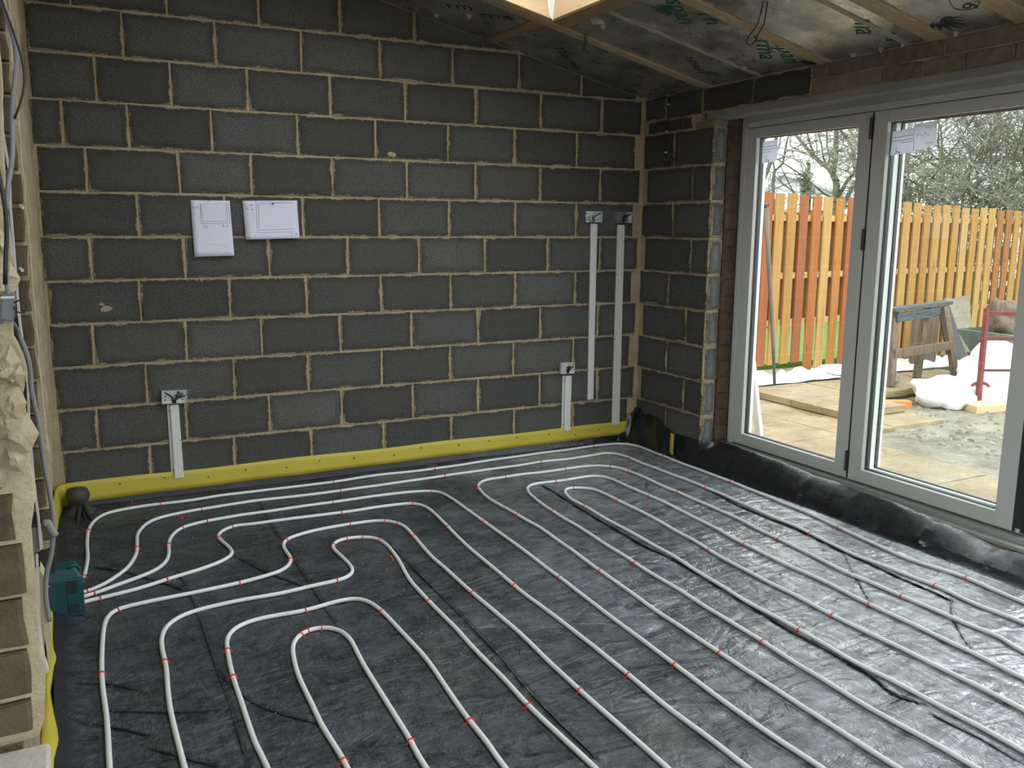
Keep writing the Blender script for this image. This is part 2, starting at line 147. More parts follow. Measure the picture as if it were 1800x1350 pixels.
# ------------------------------------------------------------------ materials
class NT:
    def __init__(s, name):
        s.m = bpy.data.materials.new(name); s.m.use_nodes = True; s.t = s.m.node_tree
        s.b = s.t.nodes['Principled BSDF']; s.out = s.t.nodes['Material Output']
    def n(s, typ, ins=None, **kw):
        x = s.t.nodes.new(typ)
        for k, v in kw.items(): setattr(x, k, v)
        for k, v in (ins or {}).items():
            if hasattr(v, 'node') or isinstance(v, bpy.types.NodeSocket): s.t.links.new(v, x.inputs[k])
            else: x.inputs[k].default_value = v
        return x
    def co(s, kind='Object', scale=(1, 1, 1), loc=(0, 0, 0)):
        tc = s.n('ShaderNodeTexCoord'); return s.n('ShaderNodeMapping', {'Vector': tc.outputs[kind], 'Scale': scale, 'Location': loc}).outputs[0]
    def wpos(s, scale=(1, 1, 1)):
        g = s.n('ShaderNodeNewGeometry'); return s.n('ShaderNodeMapping', {'Vector': g.outputs['Position'], 'Scale': scale}).outputs[0]
    def noise(s, v, sc, det=4, rough=.55, dist=0):
        return s.n('ShaderNodeTexNoise', {'Vector': v, 'Scale': sc, 'Detail': det, 'Roughness': rough, 'Distortion': dist}).outputs[0]
    def ramp(s, f, stops, interp='LINEAR'):
        r = s.n('ShaderNodeValToRGB', {'Fac': f}); e = r.color_ramp.elements; r.color_ramp.interpolation = interp
        while len(e) < len(stops): e.new(.5)
        for el, (p, c) in zip(e, stops):
            el.position = p; el.color = (c[0], c[1], c[2], 1) if isinstance(c, (tuple, list)) else (c, c, c, 1)
        return r.outputs[0]
    def mix(s, f, a, b, mode='MIX'):
        x = s.n('ShaderNodeMix', data_type='RGBA', blend_type=mode)
        for i, v in ((0, f), (6, a), (7, b)):
            if isinstance(v, bpy.types.NodeSocket): s.t.links.new(v, x.inputs[i])
            elif i == 0: x.inputs[0].default_value = v
            else: x.inputs[i].default_value = (v[0], v[1], v[2], 1)
        return x.outputs[2]
    def math(s, op, a, b=0.0, clamp=False):
        x = s.n('ShaderNodeMath', operation=op, use_clamp=clamp)
        for i, v in enumerate((a, b)):
            if isinstance(v, bpy.types.NodeSocket): s.t.links.new(v, x.inputs[i])
            else: x.inputs[i].default_value = v
        return x.outputs[0]
    def set(s, col=None, rough=None, metal=None, spec=None, **kw):
        for k, v in (('Base Color', col), ('Roughness', rough), ('Metallic', metal), ('Specular IOR Level', spec)):
            if v is None: continue
            if isinstance(v, bpy.types.NodeSocket): s.t.links.new(v, s.b.inputs[k])
            elif k == 'Base Color': s.b.inputs[k].default_value = (v[0], v[1], v[2], 1)
            else: s.b.inputs[k].default_value = v
        return s
    def bump(s, h, dist=.002, strength=1.0):
        b = s.n('ShaderNodeBump', {'Height': h, 'Distance': dist, 'Strength': strength}); s.t.links.new(b.outputs[0], s.b.inputs['Normal']); return s
def plain(name, col, rough=.6, metal=0, var=.0, sc=6, spec=.5, bump=0, coord='Object'):
    t = NT(name)
    if var or bump:
        v = t.co(coord); nz = t.noise(v, sc, 5)
        if var: t.set(col=t.mix(nz, [c*(1-var) for c in col], [min(1, c*(1+var)) for c in col]), rough=rough, metal=metal, spec=spec)
        else: t.set(col, rough, metal, spec)
        if bump: t.bump(t.noise(v, sc*8, 4), bump)
    else: t.set(col, rough, metal, spec)
    return t.m

MORT_A = (.30, .25, .155); MORT_B = (.54, .46, .315)
def mat_mortar():
    t = NT('sand_mortar'); v = t.wpos()
    c = t.mix(t.ramp(t.noise(v, 7, 5), [(.3, 0), (.7, 1)]), MORT_A, MORT_B)
    c = t.mix(t.ramp(t.noise(v, 90, 3), [(.35, 0), (.65, 1)]), c, (.33, .26, .16), 'MIX')
    t.set(c, .95, spec=.15); t.bump(t.noise(v, 120, 5), .004); return t.m
def mat_block(name, dark, light, speck, smear=.011):
    t = NT(name); tc = t.n('ShaderNodeTexCoord'); oi = t.n('ShaderNodeObjectInfo')
    v = t.n('ShaderNodeVectorMath', {0: tc.outputs['Object'], 1: oi.outputs['Location']}, operation='ADD').outputs[0]
    sp = t.n('ShaderNodeSeparateXYZ', {0: tc.outputs['Object']}); cd = t.n('ShaderNodeSeparateColor', {0: oi.outputs['Color']})
    dx = t.math('SUBTRACT', cd.outputs[0], t.math('ABSOLUTE', sp.outputs[0]))
    dz = t.math('SUBTRACT', cd.outputs[1], t.math('ABSOLUTE', sp.outputs[2]))
    d = t.math('MINIMUM', dx, dz)
    n1 = t.noise(v, 9, 4); n2 = t.noise(v, 70, 4, .7)
    d2 = t.math('ADD', d, t.math('MULTIPLY', t.math('SUBTRACT', n1, .5), .042))
    d2 = t.math('ADD', d2, t.math('MULTIPLY', t.math('SUBTRACT', n2, .5), .035))
    dirt = t.n('ShaderNodeMapRange', {'Value': d2, 'From Min': .045, 'From Max': .0, 'To Min': 0, 'To Max': .75}).outputs[0]
    m = t.n('ShaderNodeMapRange', {'Value': d2, 'From Min': smear, 'From Max': -.002, 'To Min': 0, 'To Max': .85}).outputs[0]
    fine = t.noise(v, 130, 5, .85); big = t.noise(v, 3.2, 4)
    c = t.mix(t.ramp(fine, [(.36, 0), (.64, 1)]), dark, light)
    c = t.mix(t.ramp(t.noise(v, 170, 3, .85), [(.60, 0), (.70, 1)]), c, speck)
    c = t.mix(t.ramp(t.noise(v, 150, 2, .5), [(.27, 1), (.34, 0)]), c, (.006, .006, .006))
    val = t.math('ADD', .72, t.math('MULTIPLY', oi.outputs['Random'], .5))
    c = t.mix(1.0, c, t.n('ShaderNodeCombineColor', {0: val, 1: val, 2: val}).outputs[0], 'MULTIPLY')
    c = t.mix(t.ramp(big, [(.38, 0), (.72, .6)]), c, (.085, .08, .062))
    c = t.mix(t.ramp(t.noise(v, 26, 5, .75), [(.7, 0), (.78, .55)]), c, (.2, .19, .16))
    c = t.mix(dirt, c, (.050, .043, .029))
    c = t.mix(m, c, t.mix(n2, MORT_A, MORT_B))
    t.set(c, .93, spec=.2); t.bump(t.math('ADD', fine, t.math('MULTIPLY', m, .8)), .0035); return t.m
def mat_brick(name, a, b, rough=.95):
    t = NT(name); oi = t.n('ShaderNodeObjectInfo'); v = t.wpos()
    c = t.mix(oi.outputs['Random'], a, b); c = t.mix(t.ramp(t.noise(v, 30, 5), [(.35, 0), (.75, .6)]), c, [x*1.5 for x in b])
    t.set(c, rough, spec=.15); t.bump(t.noise(v, 150, 4), .003); return t.m
def mat_wood(name, a, b, knots=(.12, .05, .02), axis=0, rough=.7, rand=False, cols=None, sc=1.0, objcol=False):
    t = NT(name); s = [60*sc, 60*sc, 60*sc]; s[axis] = 2.2*sc
    oi = t.n('ShaderNodeObjectInfo'); tc = t.n('ShaderNodeTexCoord')
    off = t.n('ShaderNodeVectorMath', {0: tc.outputs['Object'], 1: oi.outputs['Location']}, operation='ADD').outputs[0]
    v = t.n('ShaderNodeMapping', {'Vector': off, 'Scale': s}).outputs[0]
    g = t.noise(v, 1, 5, .6, .8)
    if cols:
        base = oi.outputs['Color'] if objcol else t.ramp(oi.outputs['Random'], cols, 'CONSTANT')
        c = t.mix(t.ramp(g, [(.3, .55), (.7, 0)]), base, knots, 'MIX')
    else: c = t.mix(t.ramp(g, [(.3, 0), (.7, 1)]), a, b)
    kk = t.n('ShaderNodeTexVoronoi', {'Vector': t.n('ShaderNodeMapping', {'Vector': off, 'Scale': [9 if i != axis else 3.3 for i in range(3)]}).outputs[0], 'Scale': 1.0})
    c = t.mix(t.ramp(kk.outputs['Distance'], [(.05, .85), (.12, 0)]), c, knots)
    t.set(c, rough, spec=.3); t.bump(g, .0008); return t.m

M = {}
M['mortar'] = mat_mortar()
M['block'] = mat_block('dense_concrete_block', (.026, .027, .027), (.150, .153, .148), (.30, .30, .29), .006)
M['block_painted_lit'] = mat_block('lit_block_end', (.10, .105, .10), (.3, .31, .3), (.6, .6, .58))  # block copy in brighter tones, window light painted in
M['cream_brick'] = mat_brick('common_brick_pale', (.13, .105, .075), (.20, .165, .12))
M['brown_brick'] = mat_brick('common_brick_brown', (.066, .052, .034), (.10, .08, .052))
M['dark_brick'] = mat_brick('dark_outer_brick', (.06, .045, .03), (.10, .075, .05))
M['concrete'] = plain('lintel_concrete', (.22, .22, .2), .9, var=.35, sc=8, bump=.003)
M['yellow'] = plain('yellow_foam_strip', (.47, .395, .045), .55, var=.1, sc=5)
M['clip'] = plain('red_clip_plastic', (.62, .03, .02), .4)
M['grey_metal'] = plain('galvanised_steel', (.50, .53, .54), .42, .85, var=.25, sc=30)
M['white_pvc'] = plain('white_pvc', (.60, .60, .58), .5, var=.06, sc=8)
M['frame'] = plain('white_painted_frame', (.50, .51, .485), .4, var=.03, sc=3)
M['black'] = plain('black_rubber', (.012, .012, .014), .5)
M['cill'] = plain('grey_cill', (.30, .31, .29), .5, var=.12, sc=6)
M['cable_black'] = plain('black_cable', (.014, .013, .012), .5)
M['cable_grey'] = plain('grey_cable', (.21, .21, .21), .5, var=.1)
M['jb'] = plain('grey_junction_box', (.13, .14, .15), .5, var=.15, sc=20)
M['paper'] = plain('white_paper', (.68, .67, .82), .8)
M['ink'] = plain('pencil_line', (.16, .16, .22), .9)
M['ink_blue'] = plain('blue_ink', (.03, .04, .28), .8)
M['ink_faint'] = plain('faint_pencil', (.46, .46, .62), .9)
M['teal'] = plain('teal_plastic', (.006, .058, .072), .42, var=.12, sc=9)
M['blackish'] = plain('dark_grey_plastic', (.02, .022, .024), .45)
M['timber'] = mat_wood('roof_timber', (.29, .21, .125), (.46, .355, .225), axis=0)
M['timber_y'] = mat_wood('roof_timber_cross', (.20, .13, .075), (.34, .24, .145), axis=1)
M['timber_pale'] = mat_wood('fresh_planed_timber', (.62, .42, .24), (.78, .58, .37), knots=(.3, .14, .05), axis=0)
M['timber_pale_y'] = mat_wood('fresh_planed_timber_cross', (.62, .42, .24), (.78, .58, .37), knots=(.3, .14, .05), axis=1)
M['foam'] = plain('expanding_foam', (.36, .33, .24), .9, var=.3, sc=25, bump=.004)
M['white_wall'] = plain('white_plaster', (.6, .58, .53), .9)
M['print_green'] = plain('green_foil_print', (.008, .075, .045), .6)
M['print_black'] = plain('black_foil_print', (.02, .025, .025), .6)
def mat_foil():
    t = NT('insulation_foil'); v = t.wpos()
    w = t.noise(v, 3.0, 6, .65, 1.5); f = t.noise(v, 45, 5, .7, 2.0)
    c = t.mix(t.ramp(t.noise(v, 5, 5), [(.35, 0), (.7, 1)]), (.46, .46, .43), (.74, .73, .68))
    t.set(c, t.ramp(t.noise(v, 9, 4), [(.3, .2), (.7, .42)]), .9); 
    t.bump(t.math('ADD', t.math('MULTIPLY', f, t.ramp(t.noise(v, 4, 3), [(.4, .15), (.62, 1.)])), t.math('MULTIPLY', w, 1.2)), .0045); return t.m
M['foil'] = mat_foil()
def mat_membrane():
    t = NT('damp_proof_membrane'); v = t.wpos()
    big = t.noise(v, 1.7, 6, .6, .6); mid = t.noise(v, 8, 7, .72, .7); fine = t.noise(v, 55, 5, .8)
    c = t.mix(t.ramp(mid, [(.36, 0), (.68, 1)]), (.006, .009, .013), (.050, .062, .075))
    c = t.mix(t.ramp(fine, [(.5, 0), (.8, .7)]), c, (.14, .145, .15))
    vs = t.wpos((2.5, 9, 9)); st = t.noise(vs, 2.2, 7, .75, 1.2)
    c = t.mix(t.ramp(st, [(.52, 0), (.75, .55)]), c, (.12, .125, .135))
    c = t.mix(t.ramp(t.noise(v, 2.6, 5, .7, 1.), [(.56, 0), (.74, .42)]), c, (.13, .11, .085))
    c = t.mix(t.ramp(t.noise(v, 16, 6, .8), [(.62, 0), (.68, .8)]), c, (.008, .009, .012))
    c = t.mix(t.ramp(t.noise(v, 240, 2, .8), [(.77, 0), (.8, 1)]), c, (.36, .34, .3))
    # near the doors the sheet is wet and carries painted sheen, the rest dusty
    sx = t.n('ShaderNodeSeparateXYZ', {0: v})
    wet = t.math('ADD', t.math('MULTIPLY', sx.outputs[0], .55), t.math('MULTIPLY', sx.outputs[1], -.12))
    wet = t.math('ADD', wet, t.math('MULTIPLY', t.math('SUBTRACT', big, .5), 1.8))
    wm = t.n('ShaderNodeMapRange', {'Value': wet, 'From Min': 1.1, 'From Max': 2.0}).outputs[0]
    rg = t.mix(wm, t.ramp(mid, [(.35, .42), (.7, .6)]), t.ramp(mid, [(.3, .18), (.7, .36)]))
    sheen_paint = t.ramp(t.noise(t.wpos((1.2, 2.0, 1)), 3.4, 6, .65, 2.2), [(.34, 0), (.66, 1)])
    c = t.mix(t.math('MULTIPLY', wm, sheen_paint), c, (.27, .30, .34))  # pale swirls paint the reflected door light into the base colour
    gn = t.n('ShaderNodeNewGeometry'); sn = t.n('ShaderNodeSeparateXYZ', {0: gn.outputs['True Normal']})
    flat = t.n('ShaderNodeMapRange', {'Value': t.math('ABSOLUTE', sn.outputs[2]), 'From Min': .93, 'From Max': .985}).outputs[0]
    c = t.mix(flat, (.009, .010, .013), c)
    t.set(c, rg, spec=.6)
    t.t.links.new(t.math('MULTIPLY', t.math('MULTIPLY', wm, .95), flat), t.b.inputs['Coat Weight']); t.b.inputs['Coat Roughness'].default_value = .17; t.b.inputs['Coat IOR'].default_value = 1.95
    wv = t.wpos((1.0, 2.2, 1)); wr = t.noise(wv, 3.0, 3, .5, 1.5); wr2 = t.noise(t.wpos((3, 1.2, 1)), 5, 4, .6, 2.5)
    h = t.math('ADD', t.math('MULTIPLY', wr, 1.0), t.math('MULTIPLY', wr2, .5)); h = t.math('ADD', h, t.math('MULTIPLY', mid, .18))
    bb = t.n('ShaderNodeBump', {'Height': h, 'Distance': .024, 'Strength': t.math('ADD', .15, t.math('MULTIPLY', flat, .75))}); t.t.links.new(bb.outputs[0], t.b.inputs['Normal']); t.t.links.new(bb.outputs[0], t.b.inputs['Coat Normal']); return t.m
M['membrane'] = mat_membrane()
def mat_pipe():
    t = NT('grey_white_heating_pipe'); v = t.wpos()
    c = t.mix(t.ramp(t.noise(v, 10, 6, .7), [(.62, 0), (.75, .6)]), (.64, .66, .66), (.30, .28, .24))
    c = t.mix(t.ramp(t.noise(v, 60, 3, .7), [(.73, 0), (.76, .9)]), c, (.05, .05, .045))
    t.set(c, .45); return t.m
M['pipe'] = mat_pipe()
def mat_render(name, a, b, hole=(.2, .15, .08), bump=.012):
    t = NT(name); v = t.wpos(); c = t.mix(t.ramp(t.noise(v, 8, 6, .65), [(.3, 0), (.7, 1)]), a, b)
    c = t.mix(t.ramp(t.noise(v, 22, 5, .7), [(.6, 0), (.75, .7)]), c, hole)
    t.set(c, .95, spec=.15); t.bump(t.noise(v, 35, 6, .7), bump); return t.m
M['rubble'] = mat_render('broken_plaster_rubble', (.36, .30, .19), (.60, .53, .37))
M['parge'] = mat_render('rough_parging', (.24, .195, .125), (.40, .335, .22))
def mat_glass():
    t = NT('clear_glazing'); t.t.nodes.remove(t.b)
    tr = t.n('ShaderNodeBsdfTransparent', {'Color': (.97, .985, .975, 1)}); gl = t.n('ShaderNodeBsdfGlossy', {'Roughness': .01})
    lw = t.n('ShaderNodeLayerWeight', {'Blend': .5}); f5 = t.math('POWER', lw.outputs['Facing'], 5.0); fr = t.math('ADD', .035, t.math('MULTIPLY', f5, .9))
    mx = t.n('ShaderNodeMixShader', {0: fr, 1: tr.outputs[0], 2: gl.outputs[0]})
    t.t.links.new(mx.outputs[0], t.out.inputs[0]); return t.m
M['glass'] = mat_glass()
M['fence'] = mat_wood('stained_fence_board', (.5, .3, .1), (.6, .4, .2), knots=(.17, .06, .018), axis=2, rough=.75,
    objcol=True, cols=[(0, (.34, .085, .025)), (.2, (.47, .25, .07)), (.40, (.40, .165, .04)), (.55, (.52, .30, .10)), (.72, (.29, .07, .022)), (.84, (.46, .22, .055))])
def mat_ground(name, a, b, c3, wet=.35):
    t = NT(name); v = t.wpos()
    c = t.mix(t.ramp(t.noise(v, 2.2, 6, .65, .5), [(.35, 0), (.65, 1)]), a, b)
    c = t.mix(t.ramp(t.noise(v, 14, 6, .75), [(.58, 0), (.66, .8)]), c, c3)
    t.set(c, t.ramp(t.noise(v, 2.5, 4), [(.4, wet), (.6, .75)]), spec=.5); t.bump(t.noise(v, 18, 6, .7), .015); return t.m
M['mud'] = mat_ground('wet_gravel_mud', (.11, .095, .07), (.34, .30, .23), (.62, .59, .50), .06)
M['slab'] = mat_ground('buff_paving_slab', (.27, .185, .10), (.42, .32, .20), (.50, .41, .28), .12)
M['grass'] = plain('lawn_grass', (.085, .20, .03), .9, var=.4, sc=14)
M['house'] = plain('pale_house_render', (.75, .77, .8), .9)
M['roof'] = plain('grey_roof_tile', (.42, .44, .47), .8)
M['bark'] = plain('winter_bark', (.085, .08, .06), .95, var=.4, sc=4)
M['bark_moss'] = plain('mossy_bark', (.12, .12, .07), .95, var=.4, sc=4)
M['twig'] = plain('bare_twigs', (.26, .245, .19), .95, var=.4, sc=2)
M['sheet'] = plain('white_plastic_sheet', (.85, .86, .86), .4, var=.03, sc=6)
M['oldwood'] = mat_wood('weathered_trestle_wood', (.10, .065, .045), (.24, .175, .125), axis=2)
M['darkwood'] = mat_wood('dark_trestle_top', (.035, .04, .045), (.13, .14, .15), axis=0)
M['redsteel'] = plain('rusty_red_steel', (.18, .035, .028), .6, var=.5, sc=14)
M['stone'] = mat_ground('rough_concrete_slab', (.22, .19, .135), (.31, .27, .20), (.16, .14, .10), .8)
M['redbrick'] = mat_brick('new_red_brick', (.62, .22, .08), (.66, .27, .11))
M['greenplastic'] = plain('green_grey_tray', (.15, .2, .17), .5, var=.3)

# ================================================================== SETTING
W = 3.858; ZF = -0.085; SL = .226; KE = 2.265
def zc(x): return KE+(W-x)*SL                      # underside of the sloping roof
def zn(x, y, s=1.0, o=0.0): return noise.noise(Vector((x*s, y*s, o)))

# block maker: chamfered, slightly irregular face, local x = length, z = height, -y = outward face
def block_obj(parent, x0, x1, z0, z1, clip=None, mat='block', depth=.09, proud=.007, name='block', origin=None, rotz=0.0, place=None, seed=0):
    cx, cz = (x0+x1)/2, (z0+z1)/2; hx, hz = (x1-x0)/2, (z1-z0)/2
    r = random.Random(seed); poly = []
    def j(a): return (r.random()-.5)*a
    pts = [(-hx, -hz), (0, -hz), (hx, -hz), (hx, 0), (hx, hz), (0, hz), (-hx, hz), (-hx, 0)]
    poly = [(p[0]+j(.006), p[1]+j(.005)) for p in pts]
    if clip:
        q = []
        for i in range(len(poly)):
            a = poly[i]; b = poly[(i+1) % len(poly)]
            fa = clip(a[0]+cx)-(a[1]+cz); fb = clip(b[0]+cx)-(b[1]+cz)
            if fa >= 0: q.append(a)
            if (fa >= 0) != (fb >= 0):
                t = fa/(fa-fb); q.append((a[0]+(b[0]-a[0])*t, a[1]+(b[1]-a[1])*t))
        poly = q
        if len(poly) < 3: return None
    n = len(poly); mx = sum(p[0] for p in poly)/n; mz = sum(p[1] for p in poly)/n
    c = .004
    def ins(p, k):
        dx, dz = p[0]-mx, p[1]-mz; l = math.hypot(dx, dz) or 1; return (p[0]-dx/l*k, p[1]-dz/l*k)
    vs = [(p[0], depth, p[1]) for p in poly]+[(p[0], -proud+c, p[1]) for p in poly]
    vs += [(ins(p, c*1.3)[0], -proud+j(.0015), ins(p, c*1.3)[1]) for p in poly]
    fs = [tuple(range(n))]+[(i+n, (i+1) % n+n, (i+1) % n, i) for i in range(n)]+[(i+2*n, (i+1) % n+2*n, (i+1) % n+n, i+n) for i in range(n)]+[tuple(range(3*n-1, 2*n-1, -1))]
    me = bpy.data.meshes.new(name); me.from_pydata(vs, [], [f[::-1] for f in fs]); me.update()
    o = link(name, me, M[mat], parent)
    o.location = place(cx, cz) if place else (cx, 0, cz); o.rotation_euler = (0, 0, rotz)
    o.color = (hx, hz, 0, 1)
    return o

# --- back wall
mb = MB(); mb.prism([(-.6, -.4), (W+.35, -.4), (W+.35, zc(W+.35)+.119), (-.6, zc(-.6)+.119)], lambda u, v, d: (u, d, v), 0.0, .12)
wall_back = tag(mb.build('wall_back', M['mortar']), 'back wall of dark grey concrete blocks with sandy mortar joints', kind='structure')
JW = .0055
for r in range(-1, 14):
    z0 = r*.225+JW; z1 = (r+1)*.225-JW
    if str(r) in VJ: xs = list(VJ[str(r)])
    elif r == 12: xs = [.65, 1.10, 1.55, 2.0]
    else: xs = [.40, .85, 1.30, 1.75]
    left = .19+.02*zn(r, 3.3, 1.7); right = W-.03-(.045 if r % 2 == 0 else 0.0) if r < 11 else W
    if r in (-1,): xs = [.39, .84, 1.29, 1.74, 2.19, 2.64, 3.09, 3.52]
    edges = [left-JW]+xs+[right+JW]
    for i in range(len(edges)-1):
        a, b = edges[i], edges[i+1]
        if b-a < .06: continue
        if zc(a) < z0+.01: continue
        block_obj(wall_back, a+JW+.001*rnd(), b-JW, z0, z1, clip=lambda x: zc(x)-.004, seed=r*40+i)
# small dabs of mortar on the block faces
mb = MB()
for (x, z, s) in [(.455, .975, .026), (.44, 1.0, .012), (2.05, 1.83, .022), (2.72, 1.12, .010)]:
    pl = [(x+math.cos(a)*s*(.6+.5*rnd())*(1.3), z+math.sin(a)*s*(.6+.5*rnd())*.8) for a in [k*math.pi/4 for k in range(8)]]
    mb.prism(pl, lambda u, v, d: (u, d, v), -.0105, -.004)
mb.build('mortar_dab', M['mortar'], wall_back)['kind'] = 'stuff'

# --- right wall: inner leaf return, reveal, lintel and masonry over the doors
YE = -.729
wall_right = empty('wall_right', (W, 0, 0)); wall_right['kind'] = 'structure'; wall_right['label'] = 'right hand wall of dark blocks around the folding doors'
def wr(name, mbx, m, **k):
    o = mbx.build(name, m, wall_right, **k); o.location = (-W, 0, 0); return o
mb = MB(); mb.box(W+.003, W+.10, YE+.004, .0, -.4, 2.07); mb.box(W+.003, W+.10, -.60, 0, 2.07, zc(W)+.02)
wr('mortar_bed', mb, M['mortar'])
def place_r(cx, cz): return (0.0, -cx, cz)         # children of the wall empty: local origin at x = W
for r in range(-1, 9):
    z0 = r*.225+JW; z1 = (r+1)*.225-JW
    js = RVJ.get(str(r), [-.36])
    start = .012+(.045 if r % 2 else .0)
    ed = [start]+[-q for q in js]+[-YE+JW-.002]
    for i in range(len(ed)-1):
        a, b = ed[i]+JW, ed[i+1]-JW
        if b-a < .05: continue
        # local x runs along -y: rotate -90 deg so that local -y (face) looks to -x
        block_obj(wall_right, a, b, z0, z1, place=place_r, rotz=-R90, seed=700+r*9+i, depth=.085)
# upper courses on the return
for i, (a, b, z0, z1) in enumerate([(.06, .42, 2.03, 2.105), (.43, .52, 2.03, 2.10), (.02, .24, 2.115, 2.255), (.25, .60, 2.11, 2.26)]):
    block_obj(wall_right, a, b, z0, z1, place=place_r, rotz=-R90, seed=820+i, depth=.08)
block_obj(wall_right, .555, .735, 1.975+.05, 2.062, place=place_r, rotz=-R90, seed=830, mat='cream_brick', name='padstone', depth=.10)
# end faces of the inner leaf, window light painted into their paler colour
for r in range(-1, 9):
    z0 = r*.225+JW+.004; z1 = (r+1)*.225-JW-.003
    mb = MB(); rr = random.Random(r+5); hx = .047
    o = block_obj(wall_right, .004+.004*rr.random(), .100-.004*rr.random(), z0, z1, place=lambda cx, cz: (cx, YE, cz), rotz=0, seed=900+r, mat='block_painted_lit', depth=.05, proud=.006, name='block_end')
    o['label'] = 'cut block end facing the room, painted paler for window light'
# lintel
mb = MB(); mb.box(W-.004, W+.12, -5.35, -.66, 2.065, 2.108)
o = wr('lintel', mb, M['concrete'], bevel=.004)
mb = MB(); mb.box(W+.06, W+.36, -5.3, -.74, 2.108, 2.6); mb.box(W+.003, W+.1, -6.6, -.60, 2.108, zc(W)+.05)
wr('mortar_bed', mb, M['mortar'])
for i, (a, b) in enumerate([(.62, 1.05), (1.06, 1.50)]):
    block_obj(wall_right, a, b, 2.115, 2.255, place=place_r, rotz=-R90, seed=840+i, depth=.08)
for k, zz in enumerate((2.113, 2.189)):
    y = 1.51+(.11 if k else 0)
    if k: block_obj(wall_right, 1.51, 1.612, zz, zz+.066, place=place_r, rotz=-R90, seed=860, mat='cream_brick', name='brick', proud=.005, depth=.07)
    while y < 5.2:
        block_obj(wall_right, y, y+.215, zz, zz+.066, place=place_r, rotz=-R90, seed=870+int(y*10), mat='cream_brick', name='brick', proud=.004+.004*rnd(), depth=.07); y += .225
# outer leaf and cavity closer beside the frame: dark courses seen beyond the block ends
mb = MB(); mb.box(W+.10, W+.36, -.742, .0, -.4, 2.3); wr('outer_leaf', mb, M['dark_brick'])
z = -.15; k = 0
while z < 2.05:
    o = block_obj(wall_right, .108, .196+.004*(k % 2), z, z+.096, place=lambda cx, cz: (cx, -.742, cz), seed=1000+k, mat='dark_brick', name='brick', depth=.05, proud=.004+.003*rnd())
    z += .104; k += 1
# near part of the right wall, beyond the opening
mb = MB(); mb.box(W, W+.36, -6.75, -5.05, -.4, zc(W)+.02); wr('near_pier', mb, M['mortar'])
# masonry below the door threshold
mb = MB(); mb.box(W, W+.105, -5.3, -.7, -.4, -.10); mb.box(W+.135, W+.36, -5.3, -.7, -.4, .006); wr('threshold_bed', mb, M['mortar'])

# --- left wall (old house wall, knocked through)
wall_left = empty('wall_left', (0, 0, 0)); wall_left['kind'] = 'structure'; wall_left['label'] = 'old knocked-through house wall with broken plaster edges'
def grid_mesh(fn, nu, nv):
    vs = [fn(i/nu, j/nv) for j in range(nv+1) for i in range(nu+1)]
    fs = [(j*(nu+1)+i, j*(nu+1)+i+1, (j+1)*(nu+1)+i+1, (j+1)*(nu+1)+i) for j in range(nv) for i in range(nu)]
    b = MB(); b.v = vs; b.f = fs; return b
y2 = -2.915; y1 = -3.815
mb = MB(); mb.box(-.35, .165, y2+.06, 0, .62, zc(.16)); mb.box(-.35, .098, -3.45, 0, -.4, .62); wl = mb.build('masonry_core', M['parge'], wall_left)
g = grid_mesh(lambda u, v: (.176+.010*noise.noise(Vector((3, u*9, v*9)))+.012*noise.noise(Vector((9, u*26, v*26))), y2+.05+u*(-y2-.05), .60+v*2.5), 70, 80)
g.build('parging_face', M['parge'], wall_left, smooth=True)
g = grid_mesh(lambda u, v: (.108+.010*noise.noise(Vector((5, u*9, v*6))), -3.4+u*3.4, -.2+v*.84), 50, 14)
g.build('parging_base', M['parge'], wall_left, smooth=True)
# far jamb: brick returns facing the camera
z_hi = [1.88]+L2Z
mb = MB(); mb.box(-.35, .160, y2+.008, y2+.1, .64, 2.9); mb.build('mortar_bed', M['mortar'], wall_left)
for i in range(len(L2Z)-1):
    zt, zb = L2Z[i], L2Z[i+1]
    k = min(max(i-3, 0), len(L2B)-1); xl, xr_ = L2B[k]
    o = block_obj(wall_left, xl-.19, xr_, zb+.006, zt-.004, place=lambda cx, cz: (cx, y2, cz), seed=1100+i, mat='brown_brick', name='brick', depth=.06, proud=.005)
for i in range(9):
    zb = L2Z[0]+.006+i*.078
    block_obj(wall_left, -.03, .185, zb, zb+.066, place=lambda cx, cz: (cx, y2, cz), seed=1150+i, mat='brown_brick', name='brick', depth=.06, proud=.005)
# ragged plaster skin just behind the bricks
pl = [(.12, .66)]; rr = random.Random(8)
for i in range(60):
    zz = .68+i*.036; pl.append((.190+.007*noise.noise(Vector((zz*6, 0, 0)))+.004*rr.random(), zz))
pl.append((.12, 2.85))
mb = MB(); mb.prism(pl, lambda u, v, d: (u, d, v), y2+.02, y2+.11); mb.build('plaster_edge', M['rubble'], wall_left)
# thin white plaster bead beside the bricks
pts = [((L2B[min(max(i-3, 0), 11)][0]-.0025), z) for i, z in enumerate(L2Z)]
pts = [(x, z) for x, z in pts]
pl = [(x-.0022, z) for x, z in pts]+[(x+.0018, z) for x, z in pts[::-1]]
mb = MB(); mb.prism(pl, lambda u, v, d: (u, d, v), y2-.045, y2-.012); mb.build('plaster_bead', M['white_pvc'], wall_left)
